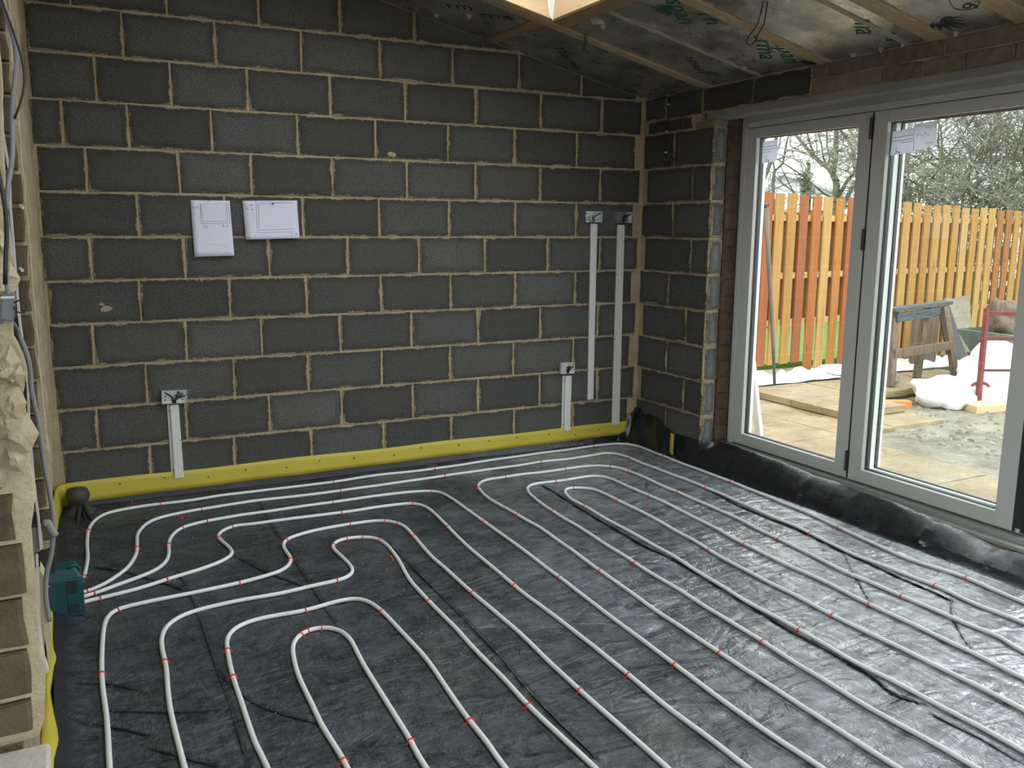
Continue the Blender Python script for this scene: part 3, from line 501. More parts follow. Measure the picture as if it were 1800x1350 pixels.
# near pier
mb = MB(); mb.box(-.35, .150, y1+.012, -3.5, .60, 2.95); mb.box(-.35, .10, y1+.012, -3.45, -.4, .62); mb.build('pier_core', M['parge'], wall_left)
for i in range(len(L1Z)-1):
    zt, zb = L1Z[i], L1Z[i+1]; m_ = (zt+zb)/2
    xr_ = min(L1B, key=lambda q: abs(q[1]-m_))[0]
    block_obj(wall_left, -.06, xr_, zb+.006, zt-.004, place=lambda cx, cz: (cx, y1, cz), seed=1200+i, mat='brown_brick', name='brick', depth=.05, proud=.006)
pl = [(.02, .70)]+[(x, z) for x, z in sorted(L1P, key=lambda q: q[1])]+[(.02, 1.70)]
rg = []
for i in range(len(pl)-1):
    a, b = pl[i], pl[i+1]; n = 3 if 0 < i < len(pl)-2 else 1
    for k in range(n):
        t = k/n; rg.append((a[0]+(b[0]-a[0])*t+(.0016*(rr.random()-.5) if n > 1 else 0), a[1]+(b[1]-a[1])*t))
rg.append(pl[-1])
mb = MB(); mb.prism(rg, lambda u, v, d: (u, d, v), y1+.006, y1+.05); mb.build('broken_plaster', M['rubble'], wall_left)
# rubble lumps on the near pier face where the plaster is thick
mb = MB()
for i in range(70):
    zz = 1.07+rnd()*.33; xx = .095+rnd()*.088
    s = .010+.012*rnd(); mb.add([(xx+s*math.cos(a)*(1+.3*rnd()), y1+.004-(.012 if k2 else 0)*(.5+rnd()), zz+s*1.3*math.sin(a)*(1+.3*rnd())) if not k2 else (xx+.4*s*math.cos(a), y1-.006-.012*rnd(), zz+.5*s*math.sin(a)) for k2 in (0, 1) for a in [q*math.pi/3 for q in range(6)]],
        [(q, (q+1) % 6, 6+(q+1) % 6, 6+q) for q in range(6)]+[tuple(range(6, 12))])
o = mb.build('plaster_lump', M['rubble'], wall_left); o['kind'] = 'stuff'
# head over the openings, kitchen side
mb = MB(); mb.box(-.35, .150, -6.7, -2.86, 2.25, 3.3); mb.build('wall_head', M['parge'], wall_left)

# --- far end and the rest of the shell behind the camera
mb = MB(); mb.box(-3.2, -.9, -6.8, -6.68, -.4, 3.3); mb.box(2.1, W+.36, -6.8, -6.68, -.4, 3.3); mb.box(-.9, 2.1, -6.8, -6.68, -.4, .55); mb.box(-.9, 2.1, -6.8, -6.68, 2.3, 3.3)  # the unseen window opening here is added to let in fill light
tag(mb.build('wall_front', M['white_wall']), 'plastered wall behind the viewer', kind='structure')
mb = MB(); mb.box(-3.3, -3.2, -6.8, -2.2, -.4, 3.3); mb.box(-3.2, -.35, -2.3, -2.2, -.4, 3.3); mb.box(-3.2, -.35, -6.8, -2.2, 2.4, 2.5)
tag(mb.build('wall_kitchen', M['white_wall']), 'plastered walls of the adjoining room', kind='structure')
# --- floor base
mb = MB(); mb.box(-3.2, W+.3, -6.8, .05, -.5, ZF-.035)
floor = tag(mb.build('floor', M['concrete']), 'sub floor under the black membrane', kind='structure')

# --- roof: foil faced boards between timbers
ceiling = empty('ceiling', (0, 0, 0)); ceiling['kind'] = 'structure'; ceiling['label'] = 'sloping roof of silver foil insulation between timber rafters'
RX0, RX1, RY0, RY1 = 1.10, 2.748, -2.75, -.70       # rooflight opening, unseen sides pushed out to add daylight
def slope_box(mbx, x0, x1, y0, y1, t0, t1):          # t = distance below the foil line
    q = [(x0, y0), (x1, y0), (x1, y1), (x0, y1)]
    return mbx.add([(x, y, zc(x)-t0) for x, y in q]+[(x, y, zc(x)-t1) for x, y in q], [(0,1,2,3)[::-1],(4,5,6,7)] and [(0,1,2,3),(7,6,5,4),(4,5,1,0),(5,6,2,1),(6,7,3,2),(7,4,0,3)])
strips = [(-.605, -.680, 'w', 0), (-1.085, -1.115, 'f', 2), (-1.545, -1.625, 'w', 0), (-2.078, -2.110, 'f', 0), (-2.205, -2.300, 'w', 0), (-2.62, -2.72, 'w', 0), (-3.2, -3.27, 'w', 0), (-3.8, -3.87, 'w', 0), (-4.4, -4.47, 'w', 0), (-5.0, -5.07, 'w', 0), (-5.6, -5.67, 'w', 0), (-6.2, -6.27, 'w', 0)]
XL = -.36
def rng(y0, y1):
    # keep clear of both rooflights, seen and added
    m_ = (y0+y1)/2
    if not (RY0-.1 < m_ < RY1 or RY0-3.1 < m_ < RY1-3.0): return [(XL, W+.02)]
    return [(XL, RX0-.07), (RX1+.075, W+.02)]
edges = [0.0]
prev = 0.0
for a, b, kd, _ in strips:
    for x0, x1 in (rng(a, prev) if not (prev == 0.0) else [(XL, 2.66), (2.735, W+.02)]):
        if x1-x0 < .05: continue
        mb = MB(); slope_box(mb, x0, x1, a+.002, prev-.002, .0, -.10)
        o = mb.build('insulation_board', M['foil'], ceiling)
    for x0, x1 in rng(b, a) if kd != 'w' or a < -.7 else [(XL, W+.03)]:
        mb = MB()
        if kd == 'w': slope_box(mb, x0, x1, b, a, .010, -.12); o = mb.build('rafter', M['timber'], ceiling, bevel=.003)
        else:
            n = 60; 
            for i in range(n):
                xa = x0+(x1-x0)*i/n; xb = x0+(x1-x0)*(i+1)/n; w0 = .012*noise.noise(Vector((xa*9, a, 0))); w1 = .012*noise.noise(Vector((xb*9, a, 0)))
                mb.add([(xa, b+w0*.4, zc(xa)-.004), (xb, b+w1*.4, zc(xb)-.004), (xb, a-.3*w1, zc(xb)-.004), (xa, a-.3*w0, zc(xa)-.004), (xa, b+w0, zc(xa)+.02), (xb, b+w1, zc(xb)+.02), (xb, a, zc(xb)+.02), (xa, a, zc(xa)+.02)], [(3,2,1,0),(0,1,5,4),(2,3,7,6)])
            o = mb.build('foam_joint', M['foam'], ceiling)
    prev = b
mb = MB(); slope_box(mb, XL, W+.02, -6.8, prev, 0, -.1); mb.build('insulation_board', M['foil'], ceiling)
mb = MB(); slope_box(mb, 2.662, 2.733, -.60, -.003, .006, -.1); mb.build('noggin', M['timber_y'], ceiling)
# roof deck keeps daylight out except at the rooflight and the added unseen second one
mb = MB()
slope_box(mb, XL-3, W+.5, -6.9, RY0-3.06, -.121, -.2); slope_box(mb, XL-3, W+.5, RY1+.06, .2, -.121, -.2); slope_box(mb, XL-3, W+.5, RY1-2.94, RY0-.06, -.121, -.2)
for dy in (0, -3.0):
    slope_box(mb, XL-3, RX0-.03, RY0-.06+dy, RY1+.06+dy, -.121, -.2); slope_box(mb, RX1+.06, W+.5, RY0-.06+dy, RY1+.06+dy, -.121, -.2)
mb.build('roof_deck', M['timber'], ceiling)
# rooflight shaft
mb = MB(); slope_box(mb, RX1, RX1+.075, RY0-.08, RY1+.0, .012, -.12); mb.build('trimmer', M['timber_y'], ceiling, bevel=.003)
def vbox(mbx, x0, x1, y0, y1, zlo, zhi):
    q = [(x0, y0), (x1, y0), (x1, y1), (x0, y1)]
    return mbx.add([(x, y, zc(x)+zlo) for x, y in q]+[(x, y, zc(x)+zhi) for x, y in q], [(3,2,1,0),(4,5,6,7),(0,1,5,4),(1,2,6,5),(2,3,7,6),(3,0,4,7)])
rl = empty('window_1', (RX1, RY1, zc(RX1))); rl['kind'] = 'structure'; rl['label'] = 'rooflight shaft lined with fresh pale timber'
def rlb(name, args, m):
    b = MB(); vbox(b, *args); o = b.build(name, m, rl, bevel=.002); o.location = (-RX1, -RY1, -zc(RX1)); return o
rlb('lining_board', (RX1-.024, RX1-.001, RY0, RY1-.026, -.004, .27), M['timber_pale_y'])
rlb('lining_board', (RX0, RX1-.001, RY1-.026, RY1-.001, -.004, .27), M['timber_pale'])
rlb('lining_board', (RX0, RX0+.024, RY0, RY1-.026, -.004, .27), M['timber_pale_y'])
rlb('lining_board', (RX0+.024, RX1-.024, RY0-.024, RY0, -.004, .27), M['timber_pale'])
mb = MB(); mb.add([(RX1-.026, RY1-.030, zc(RX1)-.006), (RX1-.012, RY1-.026, zc(RX1)+.03), (RX1-.024, RY1-.05, zc(RX1)+.13), (RX1-.07, RY1-.027, zc(RX1)+.14), (RX1-.045, RY1-.027, zc(RX1)+.02)], [(0,1,2),(0,2,3,4)])
o = mb.build('membrane_flap', M['sheet'], rl); o.location = (-RX1, -RY1, -zc(RX1))
rlb('glass', (RX0+.002, RX1-.002, RY0+.002, RY1-.002, .272, .278), M['glass'])
for (a_, b_, c_, d_) in ((RX1-.024, RX1, RY0-3, RY1-3), (RX0, RX0+.024, RY0-3, RY1-3), (RX0, RX1, RY1-3.024, RY1-3), (RX0, RX1, RY0-3, RY0-2.976)): rlb('lining_board', (a_, b_, c_, d_, -.004, .27), M['timber_pale_y'])  # second rooflight behind the camera, unseen, added to brighten the room

# green and black print on the foil
def text_part(body, pos, rd, ud, size, mat, parent, name='printed_lettering', shear=0, off=.0015, fit=None):
    cu = bpy.data.curves.new(name, 'FONT'); cu.body = body; cu.size = size; cu.shear = shear; cu.extrude = .0004; cu.resolution_u = 2
    tmp = bpy.data.objects.new('tmp', cu); COL.objects.link(tmp); bpy.context.view_layer.update()
    me = bpy.data.meshes.new_from_object(tmp.evaluated_get(bpy.context.evaluated_depsgraph_get())); bpy.data.objects.remove(tmp, do_unlink=True)
    me.materials.clear()
    if fit:
        x0 = min(v.co.x for v in me.vertices); x1 = max(v.co.x for v in me.vertices)
        for v in me.vertices: v.co.x = (v.co.x-x0)*fit/(x1-x0)
    o = link(name, me, mat, parent)
    r = Vector(rd).normalized(); u = Vector(ud); u = (u-r*u.dot(r)).normalized(); n = r.cross(u)
    p = Vector(pos)+n*off
    mw = Matrix(((r.x, u.x, n.x, p.x), (r.y, u.y, n.y, p.y), (r.z, u.z, n.z, p.z), (0, 0, 0, 1)))
    if parent is not None: mw = Matrix.Translation(-Vector(parent.location)) @ mw if parent.type == 'EMPTY' else mw
    o.matrix_local = mw; return o
def on_ceiling(x, y): return (x, y, zc(x))
def ctext(body, a, b, size, mat):
    """text whose baseline runs from ceiling point a towards ceiling point b, read from below"""
    A = Vector(on_ceiling(*a)); B = Vector(on_ceiling(*b)); r = (B-A).normalized(); n = Vector((-SL, 0, -1)).normalized(); u = n.cross(r)
    return text_part(body, A, r, u, size, mat, ceiling, fit=(B-A).length)
ctext('erma', (3.400, -1.542), (3.668, -1.308), .150, M['print_green'])
ctext('span', (3.548, -1.538), (3.770, -1.383), .145, M['print_green'])
ctext('Th', (3.060, -1.515), (3.205, -1.425), .140, M['print_green'])
ctext('span', (2.905, -1.485), (3.130, -1.310), .150, M['print_green'])
ctext('ma', (3.512, -2.077), (3.648, -1.970), .150, M['print_green'])
ctext('n', (3.690, -2.080), (3.778, -2.030), .130, M['print_green'])
ctext('ma', (2.478, -.36), (2.61, -.490), .100, M['print_black'])
ctext('rm', (2.30, -.30), (2.40, -.40), .12, M['print_black'])
ctext('Therma', (2.95, -.32), (3.25, -.08), .10, M['print_black'])
ctext('span', (3.45, -.95), (3.66, -.80), .09, M['print_black'])
ctext('6', (3.60, -2.56), (3.64, -2.52), .09, M['print_black'])
# leaf shaped emblems beside the words: small fans of strokes
def emblem(x, y, s, mat, ang):
    b = MB()
    for k in range(7):
        a = ang+(k-3)*.33; L = s*(1-.08*abs(k-3)); w = s*.09
        d = (math.cos(a), math.sin(a)); q = (-d[1], d[0])
        pl = [(x+d[0]*s*.2, y+d[1]*s*.2), (x+d[0]*L*.6+q[0]*w, y+d[1]*L*.6+q[1]*w), (x+d[0]*L, y+d[1]*L), (x+d[0]*L*.6-q[0]*w, y+d[1]*L*.6-q[1]*w)]
        b.prism(pl, lambda u, v, dd: (u, v, zc(u)-dd), .0005, .0022)
    b.build('printed_emblem', mat, ceiling)
emblem(3.80, -1.53, .09, M['print_black'], .6); emblem(3.68, -2.36, .14, M['print_black'], -.3); emblem(3.02, -1.42, .12, M['print_green'], 2.5)
# lumps of dried foam on the boards and along the joints
mb = MB()
for (x, y, s) in [(2.88, -.93, .045), (2.93, -.90, .02), (3.72, -1.12, .02), (3.84, -1.78, .02), (3.84, -1.95, .015), (3.83, -2.08, .014), (3.84, -2.35, .012), (2.42, -.30, .022), (2.30, -.1, .02), (1.95, -.02, .03)]:
    ring = [(x+s*math.cos(k*1.05)*(.7+.6*rnd()), y+s*math.sin(k*1.05)*(.7+.6*rnd())) for k in range(6)]
    mb.add([(u, v, zc(u)+.002) for u, v in ring]+[(x+(u-x)*.5, y+(v-y)*.5, zc(x)-.012-.01*rnd()) for u, v in ring], [(q, (q+1) % 6, 6+(q+1) % 6, 6+q) for q in range(6)]+[tuple(range(6, 12))])
o = mb.build('foam_lump', M['foam'], ceiling); o['kind'] = 'stuff'

# ================================================================== folding doors
door = empty('door_1', (4.06, -.754, .043)); door['kind'] = 'structure'; door['label'] = 'white framed glazed folding doors to the garden'
def dp(name, mbx, m, parent=None, **k):
    o = mbx.build(name, m, door if parent is None else parent, **k)
    if parent is None: o.location = (-4.06, .754, -.043)
    return o
X0 = 4.06
mb = MB(); mb.box(X0-.004, X0+.09, -.796, -.754, .043, 2.099); dp('jamb', mb, M['frame'], bevel=.003)
mb = MB(); mb.box(X0-.004, X0+.09, -5.0, -.796, 2.016, 2.099); dp('head', mb, M['frame'], bevel=.003)
mb = MB(); mb.box(X0-.012, X0+.0, -4.99, -.80, 2.040, 2.050); mb.box(X0-.022, X0-.003, -.835, -.800, 2.018, 2.034); dp('head_bead', mb, M['frame'], bevel=.002)
mb = MB(); mb.box(X0-.03, X0+.09, -5.0, -.754, .010, .040); dp('threshold', mb, M['cill'], bevel=.003)
mb = MB(); mb.box(X0-.075, X0-.032, -5.0, -.754, -.006, .014); dp('cill_edge', mb, M['cill'], bevel=.003)
mb = MB(); mb.box(X0+.02, X0+.03, -5.0, -.80, .040, .048); mb.box(X0+.055, X0+.06, -5.0, -.80, .040, .052); dp('track', mb, M['grey_metal'])
def ring(x0, x1, ya, yb, za, zb, w, wb=None, wt=None):
    wb = wb or w; wt = wt or w
    b = MB(); lo, hi = min(ya, yb), max(ya, yb)
    b.box(x0, x1, lo, lo+w, za, zb); b.box(x0, x1, hi-w, hi, za, zb); b.box(x0, x1, lo+w, hi-w, za, za+wb); b.box(x0, x1, lo+w, hi-w, zb-wt, zb); return b
def leaf(ya, yb, sw):
    za, zb = .054, 2.012; gy0, gy1 = min(ya, yb)+sw, max(ya, yb)-sw
    lf = dp('door_leaf', ring(X0-.002, X0+.026, ya, yb, za, zb, sw, .070, .060), M['frame'], bevel=.0025)
    kw = dict(parent=lf)
    b = ring(X0+.026, X0+.034, gy0-.004, gy1+.004, .120, 1.956, .006); b.build('glazing_gasket', M['black'], lf)
    b = ring(X0+.036, X0+.058, gy0-.002, gy1+.002, .122, 1.954, .005); b.build('spacer_bar', M['blackish'], lf)
    b = ring(X0+.060, X0+.083, ya+(-.006 if ya > yb else .006), yb+(.006 if ya > yb else -.006), za, zb, sw-.003, .066, .058); b.build('outer_sash', M['sheet'], lf, bevel=.002)
    b = MB(); b.box(X0+.034, X0+.036, gy0-.003, gy1+.003, .121, 1.955); b.build('glass', M['glass'], lf)
    b = MB(); b.box(X0+.0583, X0+.0595, gy0-.003, gy1+.003, .121, 1.955); b.build('glass', M['glass'], lf)
    return lf
fl = dp('folded_leaf', ring(X0+.084, X0+.106, -1.752, -2.70, .054, 2.012, .080, .068, .055), M['sheet'], bevel=.002)
fl['label'] = 'white door leaf folded back just behind the near one'
ring(X0+.107, X0+.128, -1.829, -2.623, .118, 1.960, .008).build('glazing_gasket', M['black'], fl)
ring(X0+.130, X0+.150, -1.756, -2.696, .054, 2.012, .078, .066, .053).build('outer_sash', M['sheet'], fl, bevel=.002)
MB().box(X0+.1065, X0+.107, -2.622, -1.830, .12, 1.958).build('glass', M['glass'], fl)
l1 = leaf(-.799, -1.736, .083); l1['label'] = 'narrower looking far leaf of the folding doors'
l2 = leaf(-1.750, -2.708, .088); l2['label'] = 'near leaf of the folding doors'
mb = MB(); mb.box(X0+.004, X0+.07, -1.749, -1.737, .06, 2.01); dp('meeting_gasket', mb, M['black'])
for zz in (1.93, 1.36, .155):
    mb = MB(); mb.box(X0-.012, X0+.006, -1.754, -1.733, zz-.055, zz+.055); mb.cyl((X0-.013, -1.7435, zz-.055), (X0-.013, -1.7435, zz+.055), .007); dp('hinge', mb, M['blackish'])
mb = MB(); mb.box(X0+.0, X0+.08, -2.752, -2.709, .06, 2.01); dp('leaf_edge', mb, M['blackish'])
mb = MB(); mb.box(X0-.005, X0+.05, -2.80, -2.755, .075, .19); mb.box(X0+.01, X0+.04, -2.80, -2.76, .05, .075); dp('lock_case', mb, M['black'])
mb = MB()
for k in range(4): mb.box(X0-.008, X0-.003, -2.79, -2.78, .10+k*.02, .108+k*.02)
mb.cyl((X0+.0, -2.735, .058), (X0+.0, -2.735, .075), .012); dp('roller', mb, M['grey_metal'])
# small notices on the glass
def yz_plate(name, pts, m, parent, x, t=.0006):
    b = MB(); b.prism(pts, lambda u, v, d: (d, u, v), x, x+t); return b.build(name, m, parent)
def mat_thin_paper():
    t = NT('thin_translucent_paper'); t.t.nodes.remove(t.b)
    a = t.n('ShaderNodeBsdfDiffuse', {'Color': (.78, .77, .86, 1)}); b = t.n('ShaderNodeBsdfTranslucent', {'Color': (.80, .80, .86, 1)}); m = t.n('ShaderNodeMixShader', {0: .62, 1: a.outputs[0], 2: b.outputs[0]})
    t.t.links.new(m.outputs[0], t.out.inputs[0]); return t.m
M['thin_paper'] = mat_thin_paper()
def notice(name, pts, label, x, lines, logo=None, strip=None, scribble=None):
    o = yz_plate(name, pts, M['thin_paper'], None, x); tag(o, label, 'notice')
    for (y0, z0, y1_, z1_) in lines: 
        b = MB(); b.bar((x-.0006, y0, z0), (x-.0006, y1_, z1_), .0006, .0032, up=(0, 0, 1)); b.build('printed_line', M['ink_faint'], o)
    if logo:
        y, z, s = logo; b = MB(); pl = [(y-s*math.cos(a), z+s*math.sin(a)) for a in [math.radians(60+k*24) for k in range(11)]]; pl2 = [(y+.35*s-(.78*s)*math.cos(a)*.9, z+.78*s*math.sin(a)) for a in [math.radians(300-k*24) for k in range(11)]]
        for k in range(10): b.prism([(2*y-pl[k][0], pl[k][1]), (2*y-pl[k+1][0], pl[k+1][1]), (2*y-pl2[9-k][0], pl2[9-k][1]), (2*y-pl2[10-k][0], pl2[10-k][1])], lambda u, v, d: (d, u, v), x-.001, x-.0002)
        for dy, dz in ((-.35, -.1), (-1.5, -.45)):
            b.prism([(y+dy*s+.3*s*math.cos(a), z+dz*s+.3*s*math.sin(a)) for a in [k*math.pi/4 for k in range(8)]], lambda u, v, d: (d, u, v), x-.001, x-.0002)
        b.build('logo', M['ink_blue'], o)
    if scribble:
        for poly in scribble:
            b = MB(); b.tube([(x-.001, p[0], p[1]) for p in poly], .0011, 4); b.build('handwriting', M['ink'], o)
    return o
xg = X0+.0327
notice('glazing_sticker', [(-.902, 1.928), (-1.022, 1.936), (-1.028, 1.810), (-.900, 1.803)], 'small lilac sticker with blue emblem on the glass of the far door leaf', xg,
    [(-.91, 1.895, -1.02, 1.902), (-.905, 1.88, -1.02, 1.886), (-.905, 1.865, -.97, 1.868)], logo=(-.935, 1.822, .014))
xg2 = X0+.030
notice('glazing_sticker', [(-1.845, 1.905), (-1.975, 1.915), (-1.982, 1.795), (-1.842, 1.787)], 'grey lilac sticker with dark emblem at the top corner of the near door leaf', xg2,
    [(-1.85, 1.872, -1.975, 1.880), (-1.85, 1.855, -1.975, 1.861), (-1.90, 1.845, -1.97, 1.849)], logo=(-1.872, 1.806, .014))
def zig(y, z, w, h, n, seed):
    r = random.Random(seed); return [(y-w*k/n+.002*r.random(), z+h*(r.random()-.5)) for k in range(n+1)]
notice('handwritten_note', [(-1.972, 1.930), (-2.100, 1.936), (-2.106, 1.820), (-2.060, 1.815), (-2.055, 1.806), (-1.978, 1.800)], 'white paper note with handwriting taped on the near door leaf', X0+.0327,
    [], scribble=[zig(-2.035, 1.912, .06, .022, 9, 1), zig(-1.985, 1.877, .075, .022, 10, 2), zig(-2.045, 1.834, .045, .018, 6, 3), zig(-1.98, 1.92, .03, .01, 5, 4)])
notice('handwritten_note', [(-2.60, 1.94), (-2.64, 1.94), (-2.64, 1.86), (-2.60, 1.855)], 'edge of a white paper note at the far right of the near door leaf', X0+.0327, [])

# ================================================================== floor membrane
def seg_dist(px, py, poly):
    d = np.full(px.shape, 9.0); side = np.zeros(px.shape)
    for (ax, ay), (bx_, by_) in zip(poly[:-1], poly[1:]):
        vx, vy = bx_-ax, by_-ay; L2 = vx*vx+vy*vy+1e-9
        t = np.clip(((px-ax)*vx+(py-ay)*vy)/L2, 0, 1); dx = px-(ax+t*vx); dy = py-(ay+t*vy); dd = np.hypot(dx, dy)
        m = dd < d; d = np.where(m, dd, d); side = np.where(m, np.sign(vx*dy-vy*dx), side)
    return d, side
def wav(x, y):
    h = np.zeros_like(x); r = np.random.RandomState(5)
    for k in range(26):
        a = r.uniform(0, math.pi); f = r.uniform(3, 22); p = r.uniform(0, 6.28); h += np.sin((x*math.cos(a)+y*math.sin(a))*f+p+1.3*np.sin(f*.37*(x*math.sin(a)-y*math.cos(a))+p))/f
    return h*.0042
us = np.concatenate([np.linspace(-.10, 0, 9)[:-1], np.arange(.0, 3.66, .0095), np.linspace(3.66, 3.98, 34)[1:]])
vs_ = np.concatenate([np.arange(-3.75, -.02, .0095), np.linspace(-.02, .07, 11)])
vs_ = np.concatenate([np.linspace(-6.5, -3.80, 40), vs_])
def profile_x(u, y):
    """u along the sheet across the room -> x and lift; the ends turn up against the walls"""
    x = .17+u; z = np.zeros_like(u)
    l = u < 0; x = np.where(l, .17+u*.35, x); z = np.where(l, (-u)*np.clip(.22+(y+1.50)*3, .22, 1.0), z)
    ll = (u < .10); z = z+np.where(ll, .02*((.10-np.clip(u, 0, .10))/.10)**2, 0)
    # right side: rises from x=3.77
    door_zone = np.clip((-.72-y)/.10, 0, 1)
    r = np.clip((u-3.60)/.38, 0, 1)
    xr0 = 3.77+ .078*np.sin(np.clip(r/.55, 0, 1)*math.pi/2); zr0 = .150*np.clip(r, 0, 1)**1.25
    top = np.interp(-y, [.7, .9, 1.3, 1.65, 1.9, 2.3, 2.5, 2.7, 2.9, 3.4, 6.5], [.148, .148, .142, .128, .130, .115, .098, .075, .085, .10, .10])
    xr1 = 3.77+.205*r; zr1 = top*np.clip(1-(1-r)**1.25, 0, 1)*np.clip(r/.30, 0, 1)**.5
    xr = xr0*(1-door_zone)+xr1*door_zone; zr = zr0*(1-door_zone)+zr1*door_zone
    return np.where(r > 0, xr, x), z+np.where(r > 0, zr, 0)
U, V = np.meshgrid(us, vs_)
Yv = np.where(V > -.02, -.02+np.clip(V+.02, 0, 1)*.10, V); ZB = np.where(V > -.05, np.clip((V+.05)/.12, 0, 1)**1.3*.052, 0)
Xv, ZX = profile_x(U, Yv)
Xv = Xv
lift = np.maximum(ZX, ZB)
h = wav(Xv, Yv)
h *= 1-.75*np.clip(lift/.04, 0, 1)
# gentle sag and quilting near the doors
h += .0022*np.sin(Xv*14+2.2*np.sin(Yv*5))*np.sin(Yv*11+1.7*np.sin(Xv*4))*np.clip((Xv-1.8)/1.0, 0, 1)
cr = np.zeros_like(h)
for k, poly in enumerate(CREASES):
    xs = [p[0] for p in poly]; ysl = [p[1] for p in poly]
    m = (Xv > min(xs)-.12) & (Xv < max(xs)+.12) & (Yv > min(ysl)-.12) & (Yv < max(ysl)+.12)
    if not m.any(): continue
    d, sd = seg_dist(Xv[m], Yv[m], poly); amp = .004 if k in (0, 1, 2) else .003
    w = cr[m]; w += -amp*np.exp(-(d/.0085)**2)+.5*amp*np.exp(-((d-.02)/.016)**2)*(sd > 0)+(.0022*np.exp(-d/.05)*(sd > 0)); cr[m] = w
# upstand folds
fold = np.zeros_like(h)
for yy, a in ((-.50, .02), (-1.03, .014), (-1.62, .018), (-1.95, .008), (-2.42, .03), (-2.75, .02)):
    fold += a*np.exp(-((Yv-yy-.12*(Xv-3.8))/.03)**2)
Z = ZF+lift+(h+cr)
Xv = Xv-np.where((lift > .02) & (Xv > 3), fold*np.clip(lift/.08, 0, 1), 0)+np.where((lift > .01) & (Xv > 3), 0, 0)
# the sheet sags away from the cill at the near end
nu, nv = len(us), len(vs_)
co = np.stack([Xv, Yv, Z], -1).reshape(-1, 3).astype(np.float32)
idx = np.arange(nu*nv).reshape(nv, nu); q = np.stack([idx[:-1, :-1], idx[:-1, 1:], idx[1:, 1:], idx[1:, :-1]], -1).reshape(-1, 4)
me = bpy.data.meshes.new('polythene_sheet'); me.vertices.add(len(co)); me.vertices.foreach_set('co', co.ravel())
me.loops.add(q.size); me.loops.foreach_set('vertex_index', q.ravel().astype(np.int32)); me.polygons.add(len(q))
me.polygons.foreach_set('loop_start', np.arange(0, q.size, 4, dtype=np.int32)); me.update(calc_edges=True); me.validate()
me.polygons.foreach_set('use_smooth', np.ones(len(q), dtype=bool))
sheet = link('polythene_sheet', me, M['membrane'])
tag(sheet, 'black wrinkled polythene membrane covering the floor and lapped up the walls', 'membrane')
def fz(x, y):
    X_ = np.array([x]); Y_ = np.array([y]); v = float(wav(X_, Y_)[0])
    v += .0022*math.sin(x*14+2.2*math.sin(y*5))*math.sin(y*11+1.7*math.sin(x*4))*min(1, max(0, (x-1.8)))
    return ZF+v

# raised lips where the sheet is folded over itself
def fold_lip(poly, w=.013, hgt=.0055, seed=0):
    P = smooth_path([Vector((x, y, 0)) for x, y in poly], .02, 1); b = MB(); n = len(P); r = random.Random(seed)
    for i, p in enumerate(P):
        d = (P[min(i+1, n-1)]-P[max(i-1, 0)]).normalized(); q = Vector((-d.y, d.x, 0)); e = math.sin(math.pi*min(1, max(0, min(i, n-1-i)/5))/2)
        z = fz(p.x, p.y); hh = hgt*(.7+.5*r.random())*e; j = .0025*(r.random()-.5); o_ = p+q*j
        b.v += [(o_.x, o_.y, z-.004), (o_.x+q.x*.001, o_.y+q.y*.001, z+hh+.0005), (o_.x+q.x*w*e, o_.y+q.y*w*e, z+hh*.35), (o_.x+q.x*w*1.8, o_.y+q.y*w*1.8, z-.004)]
    for i in range(n-1):
        for k in range(3): a = i*4+k; b.f.append((a, a+4, a+5, a+1))
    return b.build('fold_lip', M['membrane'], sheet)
for k, poly in enumerate(CREASES):
    if max(p[0] for p in poly) > 3.7: continue
    fold_lip(poly, .012 if k < 3 else .009, .0055 if k < 2 else .0035, k)
# corner flap of spare membrane folded over in the far corner
b = grid_mesh(lambda u, v: (3.842-.075*(1-v)**1.5-.012*math.sin(u*9+v*3), -.015-u*.50, ZF+.004+v*((.235-.03*u-.20*max(0, u-.55)))+.008*math.sin(u*14)*v), 26, 12)
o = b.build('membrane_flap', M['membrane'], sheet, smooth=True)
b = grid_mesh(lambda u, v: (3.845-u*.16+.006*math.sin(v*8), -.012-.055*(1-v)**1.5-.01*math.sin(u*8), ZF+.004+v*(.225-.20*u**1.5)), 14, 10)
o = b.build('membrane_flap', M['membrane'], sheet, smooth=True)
# bunched knob of membrane in the near left corner
b = MB(); nr = 12; ns = 16
for j in range(nr+1):
    t = j/nr; zz = ZF+.005+t*.135; rad = .036+.022*math.sin(max(0, t-.35)/.65*math.pi)**.6*(1 if t > .35 else 0)+(.05*(1-t/.35)**2 if t < .35 else 0)
    if j == nr: rad = .006
    for k in range(ns):
        a = 2*math.pi*k/ns; rr_ = rad*(1+.10*math.sin(a*5+t*2)*(1-t)); b.v.append((.250+rr_*math.cos(a), -.10+rr_*math.sin(a), zz))
for j in range(nr):
    for k in range(ns): b.f.append((j*ns+k, j*ns+(k+1) % ns, (j+1)*ns+(k+1) % ns, (j+1)*ns+k))
b.f.append(tuple(nr*ns+k for k in range(ns)))
o = b.build('membrane_knot', plain('dull_grey_membrane', (.045, .045, .042), .7, var=.2), sheet, smooth=True)
b = MB().box(3.790, 3.802, -.528, -.500, ZF+.012, .070); tag(b.build('edge_strip', M['yellow'], None, bevel=.003), 'short scrap of yellow foam strip poking from the membrane by the right wall', 'edge strip')
for (a, c) in (((.262, -.085), (.33, -.36)), ((.262, -.085), (.23, -.45)), ((.262, -.085), (.285, -.30))):
    pts = [(a[0]+(c[0]-a[0])*t, a[1]+(c[1]-a[1])*t, ZF+.055*(1-t)**2+.002) for t in [k/8 for k in range(9)]]
    b = MB(); b.tube(pts, .016, 6, r1=.002); b.build('membrane_pleat', M['membrane'], sheet, smooth=True)

